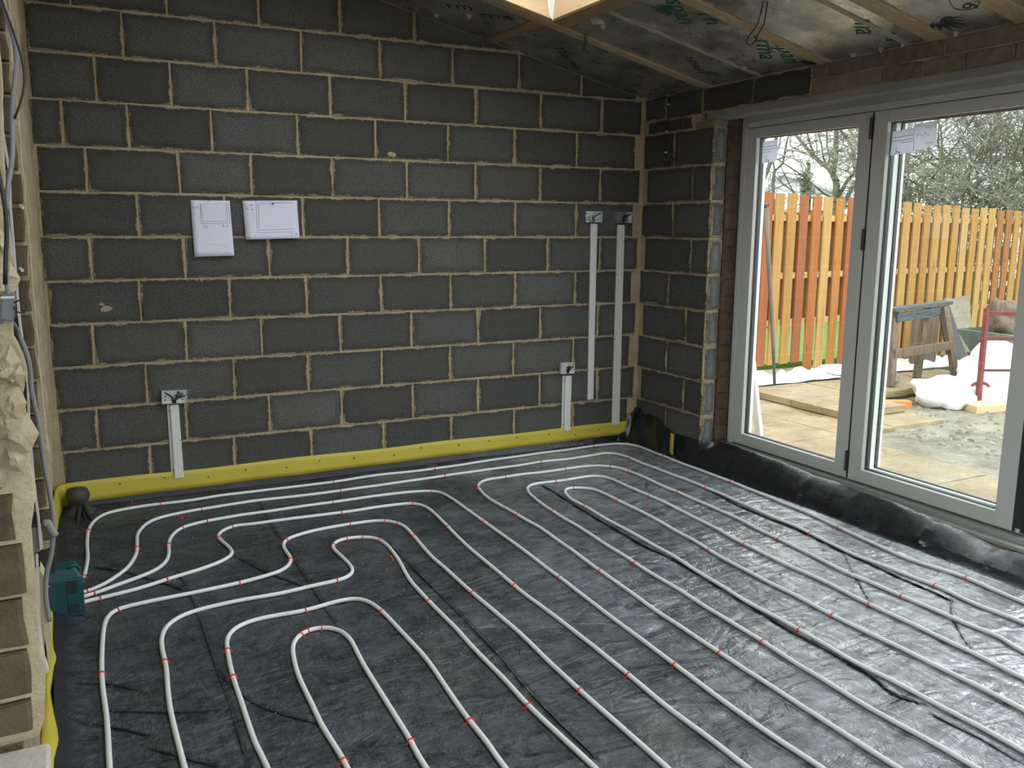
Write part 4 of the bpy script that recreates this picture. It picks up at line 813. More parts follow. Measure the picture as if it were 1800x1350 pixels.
# ================================================================== yellow edge strip
b = grid_mesh(lambda u, v: (.185+u*(3.80-.185), -.0155-.004*math.sin(u*40)*(1-v)-.004*(1-v), -.052+.02*u+v*(.110-.018*u)+.003*math.sin(u*23)*v), 160, 4)
es = b.build('edge_strip', M['yellow'], None, smooth=True); sm = es.modifiers.new('th', 'SOLIDIFY'); sm.thickness = .006
tag(es, 'yellow foam edge strip running along the foot of the back wall', 'edge strip')
mb = MB()
for i in range(16):
    x = .45+i*.22+.05*rnd(); z = .0+.035*rnd(); mb.cyl((x, -.0245, z), (x, -.018, z), .004, 6)
o = mb.build('fixing_pin', M['blackish'], es); o['kind'] = 'stuff'
def ribbon(pairs, name, m, label):
    P = catmull([Vector(a) for a, b_ in pairs], 9); n = 10; A = []; B_ = []
    a_ = [Vector(p[0]) for p in pairs]; b_ = [Vector(p[1]) for p in pairs]
    def rs(L, n):
        out = []
        for i in range(len(L)-1):
            p0 = L[max(i-1, 0)]; p1 = L[i]; p2 = L[i+1]; p3 = L[min(i+2, len(L)-1)]
            for k in range(n):
                t = k/n; out.append(.5*((2*p1)+(p2-p0)*t+(2*p0-5*p1+4*p2-p3)*t*t+(3*p1-p0-3*p2+p3)*t**3))
        out.append(L[-1]); return out
    A = rs(a_, 5); B_ = rs(b_, 5); mb = MB(); N = len(A)
    mb.v = [tuple(p) for p in A]+[tuple((A[i]+B_[i])/2+Vector((.004, 0, .004))) for i in range(N)]+[tuple(p) for p in B_]
    mb.f = [(i, i+1, N+i+1, N+i) for i in range(N-1)]+[(N+i, N+i+1, 2*N+i+1, 2*N+i) for i in range(N-1)]
    o = mb.build(name, m, None, smooth=True); s = o.modifiers.new('th', 'SOLIDIFY'); s.thickness = .006; tag(o, label, 'edge strip'); return o
ribbon([((.195, -.018, .055), (.20, -.020, -.055)), ((.168, -.04, .055), (.185, -.045, -.060)), ((.150, -.15, .050), (.170, -.15, -.068)), ((.143, -.45, .035), (.160, -.45, -.072)), ((.139, -.80, .03), (.152, -.80, -.072)), ((.135, -1.15, .02), (.148, -1.15, -.07)), ((.130, -1.40, .0), (.146, -1.40, -.07))],
    'edge_strip', M['yellow'], 'yellow foam strip along the foot of the left wall in the far corner')
ribbon([((.112, -1.46, -.02), (.142, -1.46, -.078)), ((.118, -1.62, -.03), (.143, -1.60, -.074)), ((.114, -1.78, -.035), (.139, -1.75, -.06)), ((.114, -1.95, -.03), (.145, -1.90, -.05)), ((.108, -2.08, -.035), (.134, -2.05, -.05)), ((.108, -2.18, -.04), (.1265, -2.15, -.050)), ((.109, -2.33, -.02), (.139, -2.30, -.05)), ((.106, -2.47, -.02), (.1554, -2.45, -.0614)), ((.104, -2.60, -.02), (.1614, -2.55, -.08)), ((.100, -2.80, -.03), (.164, -2.75, -.08)), ((.100, -3.3, -.03), (.164, -3.3, -.08))],
    'edge_strip', M['yellow'], 'twisted yellow foam strip in the foreground below the teal case')

# ================================================================== heating pipes
PR = .0084
pipe_label = {
 'A': 'outermost grey heating pipe, closest to the back wall and the doors',
 'B': 'second heating pipe in from the back wall and doors',
 'C': 'heating pipe third from the back wall, turning down at the middle of the floor',
 'D': 'heating pipe fourth from the back wall, lowest of those entering the teal case',
 'E': 'heating pipe with the left open S bend, at the far left foreground',
 'F': 'heating pipe with the tight S bend below the middle of the floor',
 'G': 'wide heating pipe loop around the innermost foreground loop',
 'H': 'narrow innermost hairpin loop of heating pipe in the left foreground',
 'I': 'outer of the three nested heating pipe loops on the right',
 'J': 'middle of the three nested heating pipe loops on the right',
 'K': 'innermost of the three nested heating pipe loops on the right'}
# one clip mesh: a red hoop astride the pipe with two barbed feet, local x along the pipe
cb = MB(); hoop = [(0, (PR+.0022)*math.cos(a), (PR+.0022)*math.sin(a)) for a in [math.radians(-20+k*22) for k in range(11)]]
cb.tube([(0, (PR+.003), -.0095)]+hoop+[(0, -(PR+.003), -.0095)], .0021, 6)
cb.box(-.0025, .0025, PR+.001, PR+.009, -.0085, -.004); cb.box(-.0025, .0025, -PR-.009, -PR-.001, -.0085, -.004)
clip_me = cb.mesh('pipe_clip'); clip_me.materials.append(M['clip'])
for key in PIPES:
    pts = [Vector((x, y, 0)) for x, y in PIPES[key]]
    path = smooth_path(pts, .016, 5)
    for p in path: p.z = fz(p.x, p.y)+PR+.0005+ .0012*noise.noise(Vector((p.x*3, p.y*3, ord(key))))
    root = MB().tube(path, PR, 10).build('heating_pipe', M['pipe'], None, smooth=True)
    tag(root, pipe_label[key], 'pipe', 'underfloor heating pipes')
    for cx, cy in CLIPS[key]:
        i = min(range(len(path)), key=lambda k: (path[k].x-cx)**2+(path[k].y-cy)**2)
        p = path[i]; d = path[min(i+1, len(path)-1)]-path[max(i-1, 0)]
        c_ = link('pipe_clip', clip_me, None, root, tuple(p), (random.uniform(-.12, .12), 0, math.atan2(d.y, d.x)+random.uniform(-.12, .12)))
for i, ((x, y), lb) in enumerate(zip(STRAY, ('loose red pipe clip lying by the back wall pipe', 'loose red clip lying between two pipes at the left', 'scrap of broken clip on the floor inside the S bend'))):
    o = link('loose_clip', clip_me, None, None, (x, y, fz(x, y)+.010), (1.2, .3, i*1.3)); tag(o, lb, 'clip')
# crumbs of mortar and sawdust scattered on the sheet
mb = MB(); rr = random.Random(3)
for i in range(150):
    if i < 45: x = rr.uniform(.25, 1.9); y = rr.uniform(-2.6, -.2)
    else: x = rr.uniform(.3, 3.6); y = rr.uniform(-3.2, -.1)
    s = rr.uniform(.0015, .005); z = fz(x, y)
    mb.add([(x-s, y, z), (x+s, y-s*.6, z), (x+s*.3, y+s, z), (x, y, z+s*.9)], [(0,1,3),(1,2,3),(2,0,3)])
o = mb.build('mortar_crumbs', M['mortar']); tag(o, 'crumbs of mortar and sawdust scattered over the black sheet', 'debris', kind='stuff')

# ================================================================== teal case at the left
tx0, tx1 = .116, .244; ty = -1.50
case = empty('teal_tool_case', (.178, ty, ZF+.004)); tag(case, 'teal plastic tool case standing on the membrane where the pipe ends meet, left', 'case')
def cs(name, b, m, **k):
    o = b.build(name, m, case, **k); o.location = (-.178, -ty, -ZF-.004); return o
b = MB(); b.box(tx0, .240, ty, ty+.115, ZF+.006, .078); b.add([(tx0, ty, .078), (.240, ty, .078), (.240, ty+.115, .078), (tx0, ty+.115, .078), (tx0+.010, ty+.022, .112), (.220, ty+.022, .112), (.220, ty+.105, .112), (tx0+.010, ty+.105, .112)], [(4,5,6,7),(0,1,5,4),(1,2,6,5),(2,3,7,6),(3,0,4,7)])
cs('body', b, M['teal'], bevel=.006)
b = MB(); b.box(.184, .2425, ty-.004, ty+.02, -.060, .076); fp = cs('front_panel', b, M['teal'], bevel=.003)
b = MB(); b.box(.190, .222, ty-.0055, ty-.003, .018, .068); b.build('display_window', M['black'], fp)
b = MB(); b.box(.190, .222, ty-.0055, ty-.003, -.058, -.024); b.build('slot', M['blackish'], fp)
for xx in (.193, .204, .214): MB().box(xx, xx+.005, ty-.008, ty-.005, -.058, -.046).build('slot_rib', M['teal'], fp)
b = MB(); b.tube([(.196, ty+.02, .110), (.206, ty+.02, .122), (.222, ty+.03, .118), (.236, ty+.04, .092)], .004, 6); cs('carry_handle', b, M['teal'], smooth=True)
b = MB(); b.box(.122, .128, ty-.001, ty+.001, .058, .062); cs('label_patch', b, M['white_pvc'])

# ================================================================== back boxes, capping, papers
def xz_plate(name, pts, m, parent, y, t):
    b = MB(); b.prism(pts, lambda u, v, d: (u, d, v), y, y+t); return b.build(name, m, parent)
blabels = ['galvanised steel back box with dark cable ends low on the left of the back wall', 'square steel back box with tangled black wires low at the right of the back wall',
           'shiny galvanised back box above the shorter white capping strip', 'dark shadowed back box nearest the right corner of the room']
for i, (q, lb) in enumerate(zip(BOX, blabels)):
    cx = sum(p[0] for p in q)/4; cz = sum(p[1] for p in q)/4; x0 = min(p[0] for p in q); x1 = max(p[0] for p in q); z0 = min(p[1] for p in q)+.002; z1 = max(p[1] for p in q)-.002
    x0 = (q[0][0]+q[3][0])/2; x1 = (q[1][0]+q[2][0])/2
    e = empty('back_box', (cx, -.010, cz), (0, math.radians(2 if i < 2 else 0), 0)); tag(e, lb, 'electrical box', 'back boxes for sockets')
    hx, hz = (x1-x0)/2, (z1-z0)/2; D = .027 if i != 3 else .027
    b = MB(); t = .0016
    b.box(-hx, hx, -.002, 0, -hz, hz); b.box(-hx, -hx+t, -D, -.002, -hz, hz); b.box(hx-t, hx, -D, -.002, -hz, hz); b.box(-hx+t, hx-t, -D, -.002, -hz, -hz+t); b.box(-hx+t, hx-t, -D, -.002, hz-t, hz)
    b.box(-hx+t, -hx+.007, -D, -D+t, -.006, .006); b.box(hx-.007, hx-t, -D, -D+t, -.006, .006)
    bm_ = M['grey_metal'] if i != 1 else plain('zinc_box_bright', (.72, .72, .72), .5, .3)
    sb = b.build('steel_box', bm_, e)
    b = MB()
    for (kx, kz) in ((-.7, .55), (-.7, 0), (-.7, -.55), (.1, .1), (.65, -.5), (.3, .6)):
        b.cyl((kx*hx, -.0035, kz*hz), (kx*hx, -.002, kz*hz), .0045, 8)
    b.build('knockout', M['black'], sb)['kind'] = 'stuff'
    rr = random.Random(40+i); nw = (4, 6, 2, 4)[i]
    for k in range(nw):
        sx = rr.uniform(-.35, .35)*hx; pts = [(sx*.4+.1*hx, -.012, -hz*1.12), (sx*.6, -.030, -hz*.6), (sx+rr.uniform(-.3, .3)*hx, -.036-.012*rr.random(), rr.uniform(-.3, .2)*hz), (sx+rr.uniform(-.6, .9)*hx, -.030-.02*rr.random(), rr.uniform(.1, .75)*hz)]
        b = MB(); b.tube(smooth_path([Vector(p) for p in pts], .006, 2), .0038 if i else .005, 6); b.build('cable_end', M['cable_black'], e, smooth=True)
tl = ['white capping strip rising to the low left back box', 'white capping strip rising to the square box at the right', 'shorter white capping strip stopping above the floor, right side of back wall', 'long white capping strip nearest the right corner, reaching the yellow strip']
for i, (q, lb) in enumerate(zip(TRUNK, tl)):
    (ax, az), (bx_, bz), (cx, cz_), (dx, dz) = q
    def mp(u, z): 
        t = (z-dz)/(az-dz); l = dx+(ax-dx)*t; r = cx+(bx_-cx)*t; return l+(r-l)*u
    def strip(u0, u1, y0, y1, za, zb):
        return MB().add([(mp(u0, za), y0, za), (mp(u1, za), y0, za), (mp(u1, za), y1, za), (mp(u0, za), y1, za), (mp(u0, zb), y0, zb), (mp(u1, zb), y0, zb), (mp(u1, zb), y1, zb), (mp(u0, zb), y1, zb)], [(0,3,2,1),(4,5,6,7),(0,1,5,4),(1,2,6,5),(2,3,7,6),(3,0,4,7)])
    za, zb = min(cz_, dz)+(.0 if i == 2 else -.03), az-.004
    o = strip(.14 if i < 2 else .0, 1.0, -.024, -.0095, za, zb).build('cable_capping', M['white_pvc'], None, bevel=.003); tag(o, lb, 'trunking', 'white cable cappings on the back wall')
    if i < 2: strip(-.12, .16, -.012, -.0092, za, zb).build('flange', M['white_pvc'], o, bevel=.001)
    b = MB(); n = 3 if i != 3 else 6
    for k in range(n):
        z = za+(zb-za)*(.12+.8*k/max(1, n-1)); x = mp(.93 if k % 2 else .07, z); b.cyl((x, -.0262, z), (x, -.02, z), .0035, 6)
    if i != 2: b.build('nail_head', M['blackish'], o)['kind'] = 'stuff'
# papers with pencil sketches
def sheet_paper(q, label):
    (x0, z0), (x1, z1), (x2, z2), (x3, z3) = q
    def bl(u, v): return ((x0*(1-u)+x1*u)*(1-v)+(x3*(1-u)+x2*u)*v, (z0*(1-u)+z1*u)*(1-v)+(z3*(1-u)+z2*u)*v)
    g = grid_mesh(lambda u, v: (bl(u, v)[0], -.0135-.012*v*v-.004*math.sin(u*3.1)*v, bl(u, v)[1]), 8, 10)
    o = g.build('paper_sketch', M['paper'], None, smooth=True); s = o.modifiers.new('th', 'SOLIDIFY'); s.thickness = .0006; s.offset = 0; tag(o, label, 'paper')
    def line(pts, m, r=.0007):
        P = []
        for (u0, v0), (u1, v1) in zip(pts[:-1], pts[1:]):
            for k in range(7):
                t = k/6; u = u0+(u1-u0)*t; v = v0+(v1-v0)*t; x, z = bl(u, v); P.append((x, -.0150-.012*v*v-.004*math.sin(u*3.1)*v, z))
        P = [p for i, p in enumerate(P) if i == 0 or (Vector(p)-Vector(P[i-1])).length > 1e-5]
        MB().tube(P, r, 4).build('pencil_line', m, o)
    return o, line
p1, ln = sheet_paper(PAPER[0], 'portrait sheet of white paper with a small pencil rectangle, pinned on the back wall')
ln([(.22, .07), (.93, .04)], M['ink_faint']); ln([(.24, .06), (.22, .41), (.97, .41), (.95, .02)], M['ink']); ln([(.25, .07), (.28, .37), (.92, .37), (.90, .04)], M['ink'])
for (u, v) in ((.05, .12), (.13, .12), (.28, .46), (.34, .47), (.76, .45), (.86, .45)): ln([(u, v), (u+.03, v+.03), (u+.01, v-.02), (u+.05, v+.01)], M['ink_faint'], .001)
ln([(.3, .79), (.5, .78), (.85, .83)], M['ink_faint'])
b = MB(); x, z = PAPER[0][0][0]+.10, PAPER[0][0][1]-.006; b.cyl((x, -.034, z+.012), (x-.004, -.006, z-.004), .0016, 6); b.build('nail', M['blackish'], p1)
p2, ln = sheet_paper(PAPER[1], 'landscape sheet of white paper with a larger pencil rectangle, pinned beside the first')
ln([(.24, .0), (.22, .84), (.93, .82)], M['ink']); ln([(.28, .07), (.26, .76), (.92, .75)], M['ink']); ln([(.28, .07), (.95, .06)], M['ink']); ln([(.4, .03), (.92, .03)], M['ink_faint'])
for (u, v) in ((.05, .2), (.13, .12), (.14, .22), (.83, .88), (.92, .88)): ln([(u, v), (u+.03, v+.03), (u+.01, v-.02), (u+.05, v+.01)], M['ink_faint'], .001)
b = MB(); x, z = PAPER[1][0][0]+.165, PAPER[1][0][1]-.012; b.cyl((x, -.026, z), (x, -.006, z), .0045, 8); b.build('nail', M['blackish'], p2)

# ================================================================== cables
def cable(pts, r, m, name, label, step=.01, it=3, n=7):
    o = MB().tube(smooth_path([Vector(p) for p in pts], step, it), r, n).build(name, m, None, smooth=True); tag(o, label, 'cable'); return o
cable([(W-.012, y, min(z, 2.250)) for y, z in HOOKCABLE], .0045, M['cable_black'], 'electric_cable', 'thin black cable clipped down the right wall from the roof corner').name
o = bpy.data.objects['electric_cable']
mb = MB()
for yy, zz in ((-.280, 2.20), (-.268, 2.03), (-.268, 1.90)): mb.box(W-.020, W-.006, yy-.007, yy+.007, zz-.005, zz+.005)
mb.build('cable_clip', M['white_pvc'], o)
# cable loops hanging out of the roof
lr = Vector((.89, -.455, 0)); base_ = [Vector(p) for p in ((3.165, -1.89, 2.56), (3.17, -1.875, 2.42), (3.255, -1.76, 2.36), (3.315, -1.65, 2.335), (3.340, -1.60, 2.315))]
lp = [p-lr*(.006+.004*i) for i, p in enumerate(base_)]+[Vector((3.350, -1.585, 2.296))]+[p+lr*(.006+.004*i) for i, p in list(enumerate(base_))[::-1]]
cable(lp, .0032, M['cable_black'], 'hanging_cable', 'black cable loop hanging from the foil roof over the middle rafter', .01, 2)
cable([(2.94, -.70, 2.50), (2.94, -.70, 2.41), (2.925, -.71, 2.33), (2.93, -.705, 2.36), (2.952, -.70, 2.42), (2.955, -.70, 2.50)], .0028, M['cable_black'], 'hanging_cable', 'short black cable stub hanging through the rafter near the rooflight', .01, 2)
cable([(3.50, -2.56, zc(3.5)+.01), (3.53, -2.55, zc(3.53)-.02), (3.60, -2.53, zc(3.6)-.02), (3.63, -2.58, zc(3.63)-.018), (3.60, -2.63, zc(3.6)-.012), (3.56, -2.60, zc(3.56)+.005)], .0022, M['cable_black'], 'hanging_cable', 'small dark wire curl on the foil at the top right', .006, 2)
cable([(x, y1-.10, z) for x, z in [(CABLE1[0][0], 1.95)]+CABLE1], .0028, M['cable_grey'], 'grey_cable', 'grey cable snaking down the left wall to the junction box')
cable([(x-.001, y1-.115, z) for x, z in [(.186, 1.56)]+CABLE1b], .0025, M['cable_black'], 'black_cable', 'dark cable twisted beside the grey one above the junction box')
cable([(x, y1-.105, z) for x, z in [(.200, 1.95)]+CABLE1c], .0014, M['cable_black'], 'thin_cable', 'thin dark cable looping off the bundle at the top left')
jb = MB(); q = JB; jb.prism([(p[0], p[1]) for p in q][::-1], lambda u, v, d: (u, d, v), y1-.115, y1-.065); o = jb.build('junction_box', M['jb'], None, bevel=.002); tag(o, 'small grey junction box hanging on the left cables', 'junction box')
MB().box(.1815, .1955, y1-.117, y1-.113, 1.3290, 1.3315).build('lid_edge', M['white_pvc'], o)
pts = [(.2010+.0075*math.cos(a), y1-.12, 1.3195+.0085*math.sin(a)) for a in [math.radians(150-k*30) for k in range(12)]]
cable(pts, .0010, M['cable_black'], 'wire_loop', 'thin black wire ring beside the junction box', .003, 2, 5)
mb = MB()
for (x, z) in ((.1716+.006, 1.452), (.166, 1.3197)): mb.tube([(x+.004, y2-.005, z), (x+.010, y2-.02, z-.004)], .0035, 6)
o = mb.build('cable_clip', M['white_pvc'], None); tag(o, 'two white plastic cable clips nailed in the brick joints of the left wall', 'clip')
lo = [(x, y2-.12, z) for x, z in CABLE2]
lo = [(.176, y1-.09, 1.302), (.170, y1+.25, 1.27)]+lo[1:]
cable(lo, .0052, M['cable_grey'], 'grey_cable', 'thick grey cable dropping from the junction box to the teal case')
o = cable([(x, y2-.15, z) for x, z in [(.177, .786)]+COIL], .0085, M['cable_grey'], 'cable_tail', 'stubby grey cable tail curled over the thick cable low on the left', .005, 2)
o = MB(); x0 = .1468; o.box(x0-.004, .1665, y2-.03, y2+.008, .690, .745); o = o.build('metal_back_box', plain('stained_box', (.34, .34, .24), .7, .2, var=.3, sc=40), None, bevel=.002); tag(o, 'pale square back box set in the rubble at the left wall', 'electrical box')
MB().box(.163, .1685, y2-.034, y2-.03, .70, .735).build('box_lug', M['grey_metal'], o)
cr_ = MB(); cr_.prism([(.1547,.6745),(.1882,.6743),(.1884,.6301),(.1674,.6297)][::-1], lambda u, v, d: (u, d, v), y2-.03, y2+.05); o = cr_.build('plastic_tray', M['black'], None); tag(o, 'black plastic pocket behind the cable above the teal case', 'tray')
tk = MB(); tk.prism([tuple(p) for p in [(.1551, .7048), (.1594, .7041), (.1562, .6192), (.1523, .54), (.1538, .4721), (.1601, .4365), (.1530, .4314), (.1472, .4736), (.1468, .5411), (.1507, .6202)]][::-1], lambda u, v, d: (u, d, v), y2-.115, y2-.095); o = tk.build('cable_capping', M['white_pvc'], None); tag(o, 'bent white capping strip hanging loose beside the teal case', 'trunking')
rb = MB(); rb.prism([(.1600, .665), (.1640, .655), (.1690, .640), (.1650, .60), (.1655, .56), (.1690, .53), (.1700, .505), (.1655, .48), (.1625, .44), (.1600, .45), (.1560, .53), (.1575, .60)][::-1], lambda u, v, d: (u, d, v), y2-.093, y2-.02); rb.build('rubble_edge', M['rubble'], wall_left)
# window board end at the bottom left
b = MB(); b.box(-.10, .1855, y1-.22, y1-.02, .672, .712); b.box(-.10, .178, y1-.20, y1-.02, .60, .672)
o = b.build('window_board', plain('chipped_white_paint', (.52, .49, .42), .7, var=.25, sc=18, bump=.002), None, bevel=.005); tag(o, 'chipped white painted window board end at the bottom left', 'window board')

# ================================================================== OUTSIDE
GZ = -.15
mb = MB(); mb.box(4.22, 60, -40, 1.5, GZ-.3, GZ); mb.box(-20, 60, 1.5, 60, GZ-.3, -.12); mb.box(-20, 60, -40, -6.85, GZ-.3, GZ)
ground = tag(mb.build('ground', M['mud']), 'wet muddy gravel of the garden', kind='structure')
patio = tag(empty('patio'), 'buff paving slabs laid outside the doors', kind='structure')
def slab(x0, x1, y0, y1_, z, t=.045, seed=0):
    r = random.Random(seed); j = lambda: (r.random()-.5)*.012
    b = MB(); b.add([(x0+.004+j(), y0+.004+j(), z-t), (x1-.004+j(), y0+.004+j(), z-t), (x1-.004+j(), y1_-.004+j(), z-t), (x0+.004+j(), y1_-.004+j(), z-t)]+[(x0+.004, y0+.004, z+j()*.3), (x1-.004, y0+.004, z+j()*.3), (x1-.004, y1_-.004, z+j()*.3), (x0+.004, y1_-.004, z+j()*.3)], [(3,2,1,0),(4,5,6,7),(0,1,5,4),(1,2,6,5),(2,3,7,6),(3,0,4,7)])
    return b.build('slab', M['slab'], patio, bevel=.004)
k = 0
for i in range(3):
    for jj in range(10):
        x0 = 4.24+i*.60; y0 = 1.35-(jj+1)*.60
        if i == 2 and y0 < -1.3: continue
        if i == 2 and jj in (3,): continue
        slab(x0, x0+.60, y0, y0+.60, GZ+.03, seed=k); k += 1
slab(6.04, 6.64, -.42, .10, GZ+.03, seed=91); slab(5.44, 6.0, -.45, .15, GZ+.03, seed=92)
# raised slabs nearer the fence
for (x0, x1, ya, yb) in ((5.87, 6.62, .52, 1.12), (5.86, 6.60, -.08, .51), (6.63, 7.25, .42, 1.10), (7.26, 7.9, .46, 1.10), (7.91, 8.6, .5, 1.15)): slab(x0, x1, ya, yb, -.055, t=.06, seed=int(x0*50))
# lawn beyond the fence
mb = MB(); mb.box(-6, 30, 2.2, 7.2, -.13, -.06); tag(mb.build('lawn', M['grass']), 'bright green lawn glimpsed through the fence gaps', 'lawn', kind='stuff')
# fence: hit and miss boards, dir 84 deg from +y
FA = math.radians(84); fd = Vector((math.sin(FA), math.cos(FA), 0)); fnn = Vector((-fd.y, fd.x, 0)); FQ = Vector((6.937, 1.614, 0))
fence = empty('garden_fence', (FQ.x, FQ.y, -.1), (0, 0, math.radians(90-84))); tag(fence, 'orange stained hit and miss board fence along the garden', 'fence')
board_me = []
for v in range(5):
    b = MB(); w = .124; r = random.Random(v); b.box(-w/2, w/2, -.010, .010, 0, 1); me = b.mesh('fence_board'); me.materials.append(M['fence']); board_me.append(me)
i = 0; s = -4.6
left_edges = [-.594, -.423, -.249, -.063, .128, .306, .505, .70]
pos = [e+.06 for e in left_edges]
while pos[0] > -5: pos.insert(0, pos[0]-.185)
while pos[-1] < 9: pos.append(pos[-1]+.192)
def ftop(s): return 1.745-.024*s
GOLD = [(.47, .27, .085), (.50, .30, .10), (.42, .225, .065), (.52, .33, .12), (.44, .24, .07)]; RED = [(.34, .10, .03), (.40, .135, .035), (.30, .10, .04)]; ORG = (.42, .18, .045)
first = [RED[0], GOLD[0], GOLD[2], RED[2], RED[1], GOLD[3], ORG, RED[0]]
i_first = min(range(len(pos)), key=lambda k: abs(pos[k]+.534)); rc = random.Random(21)
def bcol(k):
    if 0 <= k < 8: return first[k]
    if k < 0: return rc.choice(GOLD+RED)
    return rc.choice(GOLD+GOLD+[(.33, .15, .05), (.38, .17, .05)])
for i, s in enumerate(pos):
    lo = (.06 if s < -.0 else -.04) if s < 1.2 else -.05
    o = link('fence_board', board_me[i % 5], None, fence, (s, -.04+random.uniform(-.004, .004), lo+.1)); o.scale = (1+random.uniform(-.05, .05), 1, ftop(s)-lo+random.uniform(-.012, .012))
    o.color = tuple(bcol(i-i_first))+(1,)
    s2 = s+.165
    lo2 = .45 if s < 1.3 else .0
    o = link('fence_board', board_me[(i+2) % 5], None, fence, (s2, .045, lo2+.1)); o.scale = (1.08, 1, ftop(s2)-.17-lo2); o.color = rc.choice(GOLD)+(1,)
for zz in (1.52, .95, .48):
    b = MB(); b.box(-5.2, 9.2, -.028, .032, zz+.1-.03, zz+.1+.03); b.build('fence_rail', mat_wood('rail', (.45, .28, .1), (.6, .4, .16), axis=0), fence)
# bare trees
def tube_segments(segs, name, m, label, cat, group=None, sides=4):
    """segs: list of (p0, p1, r0, r1) -> one mesh"""
    P0 = np.array([s[0] for s in segs], dtype=float); P1 = np.array([s[1] for s in segs], dtype=float); R0 = np.array([s[2] for s in segs]); R1 = np.array([s[3] for s in segs])
    D = P1-P0; D /= np.maximum(np.linalg.norm(D, axis=1, keepdims=True), 1e-6); up = np.tile([0.0, 0, 1.0], (len(segs), 1)); up[np.abs(D[:, 2]) > .9] = [1.0, 0, 0]
    A = np.cross(D, up); A /= np.linalg.norm(A, axis=1, keepdims=True); B = np.cross(D, A); rings = []
    for P, R in ((P0, R0), (P1, R1)):
        for k in range(sides):
            a = 2*math.pi*k/sides; rings.append(P+(A*math.cos(a)+B*math.sin(a))*R[:, None])
    co = np.stack(rings, 1).reshape(-1, 3); n = len(segs); base = np.arange(n)[:, None]*2*sides; fs = []
    for k in range(sides): fs.append(np.concatenate([base+k, base+(k+1) % sides, base+sides+(k+1) % sides, base+sides+k], 1))
    q = np.concatenate(fs, 0)
    me = bpy.data.meshes.new(name); me.vertices.add(len(co)); me.vertices.foreach_set('co', co.astype(np.float32).ravel()); me.loops.add(q.size); me.loops.foreach_set('vertex_index', q.astype(np.int32).ravel())
    me.polygons.add(len(q)); me.polygons.foreach_set('loop_start', np.arange(0, q.size, 4, dtype=np.int32)); me.update(calc_edges=True)
    return me
def grow(segs, p, d, L, r, depth, rr, spread=.6, upb=.25):
    n = 3; q = Vector(p); dd = Vector(d).normalized()
    for k in range(n):
        dd = (dd+Vector((rr.gauss(0, .16), rr.gauss(0, .16), rr.gauss(0, .12)+upb*.06))).normalized(); q2 = q+dd*L/n
        segs.append((tuple(q), tuple(q2), r*(1-k*.15), r*(1-(k+1)*.15)))
        if depth > 0:
            for _ in range(1 if k < n-1 else 2):
                ax = Vector((rr.gauss(0, 1), rr.gauss(0, 1), rr.gauss(0, .7)+upb)); nd = (dd+ax.normalized()*spread*1.2).normalized(); grow(segs, q2, nd, L*rr.uniform(.55, .8), r*.6, depth-1, rr, spread, upb)
        q = q2
def traced_tree(data, name, label, seed, m='bark_moss', twigs=1):
    rr = random.Random(seed); limbs = []; tw = []
    for r0, r1, pl in data:
        pts = catmull([Vector(p) for p in pl], .25)
        for k in range(len(pts)):
            pts[k] = pts[k]+Vector((rr.gauss(0, .01), rr.gauss(0, .01), 0))
        for k in range(len(pts)-1):
            t = k/(len(pts)-1); limbs.append((tuple(pts[k]), tuple(pts[k+1]), r0+(r1-r0)*t, r0+(r1-r0)*(k+1)/(len(pts)-1)))
            if k > 2 and rr.random() < .26*twigs: 
                d = (pts[k+1]-pts[k]).normalized(); ax = Vector((rr.gauss(0, 1), rr.gauss(0, 1), rr.gauss(0, .6)+.5)).normalized()
                grow(tw, pts[k], d+ax*.9, rr.uniform(.35, .8), .0085, 2, rr)
    base = data[0][2][0]
    e = empty(name, (base[0], base[1], -.06)); tag(e, label, 'tree', 'bare winter trees beyond the fence')
    gx, gy = base[0], base[1]
    limbs.insert(0, ((gx, gy, -.06), tuple(base), data[0][0]*1.4, data[0][0]))
    for nm, sg, mm in (('trunk', limbs, M[m]), ('twigs', tw, M['twig'])):
        if not sg: continue
        me = tube_segments(sg, nm, mm, '', '', sides=5 if nm == 'trunk' else 3); o = link(nm, me, mm, e, (-gx, -gy, .06))
        if nm == 'twigs': o['kind'] = 'stuff'
traced_tree(TREE1, 'bare_tree', 'big mossy bare tree with forked trunk behind the fence, in the far door leaf', 11)
traced_tree(TREE2, 'bare_sapling', 'slim bare sapling with curving stems left of the big tree', 12, 'bark', .5)
traced_tree(TREE3, 'bare_sapling', 'thicker leaning bare stem at the left edge of the far door leaf', 13, 'bark', .35)
# ivy clad stump
sg = []; 
for k in range(len(STUMP)-1): sg.append((tuple(STUMP[k]), tuple(STUMP[k+1]), (.085, .075, .06, .035)[k], (.075, .06, .035, .03)[k]))
sg.insert(0, ((STUMP[0][0], STUMP[0][1], -.06), tuple(STUMP[0]), .09, .085))
rr = random.Random(5)
for k in range(260):
    t = rr.random(); a = STUMP[0]; c = STUMP[2]; p = Vector(a)*(1-t)+Vector(c)*t; d = Vector((rr.gauss(0, 1), rr.gauss(0, 1), rr.gauss(0, 1))).normalized(); sg.append((tuple(p), tuple(p+d*.14), .012, .006))
o = link('ivy_stump', tube_segments(sg, 'ivy_stump', None, '', ''), M['bark_moss']); tag(o, 'ragged ivy clad broken stump between the bare trees', 'tree stump')
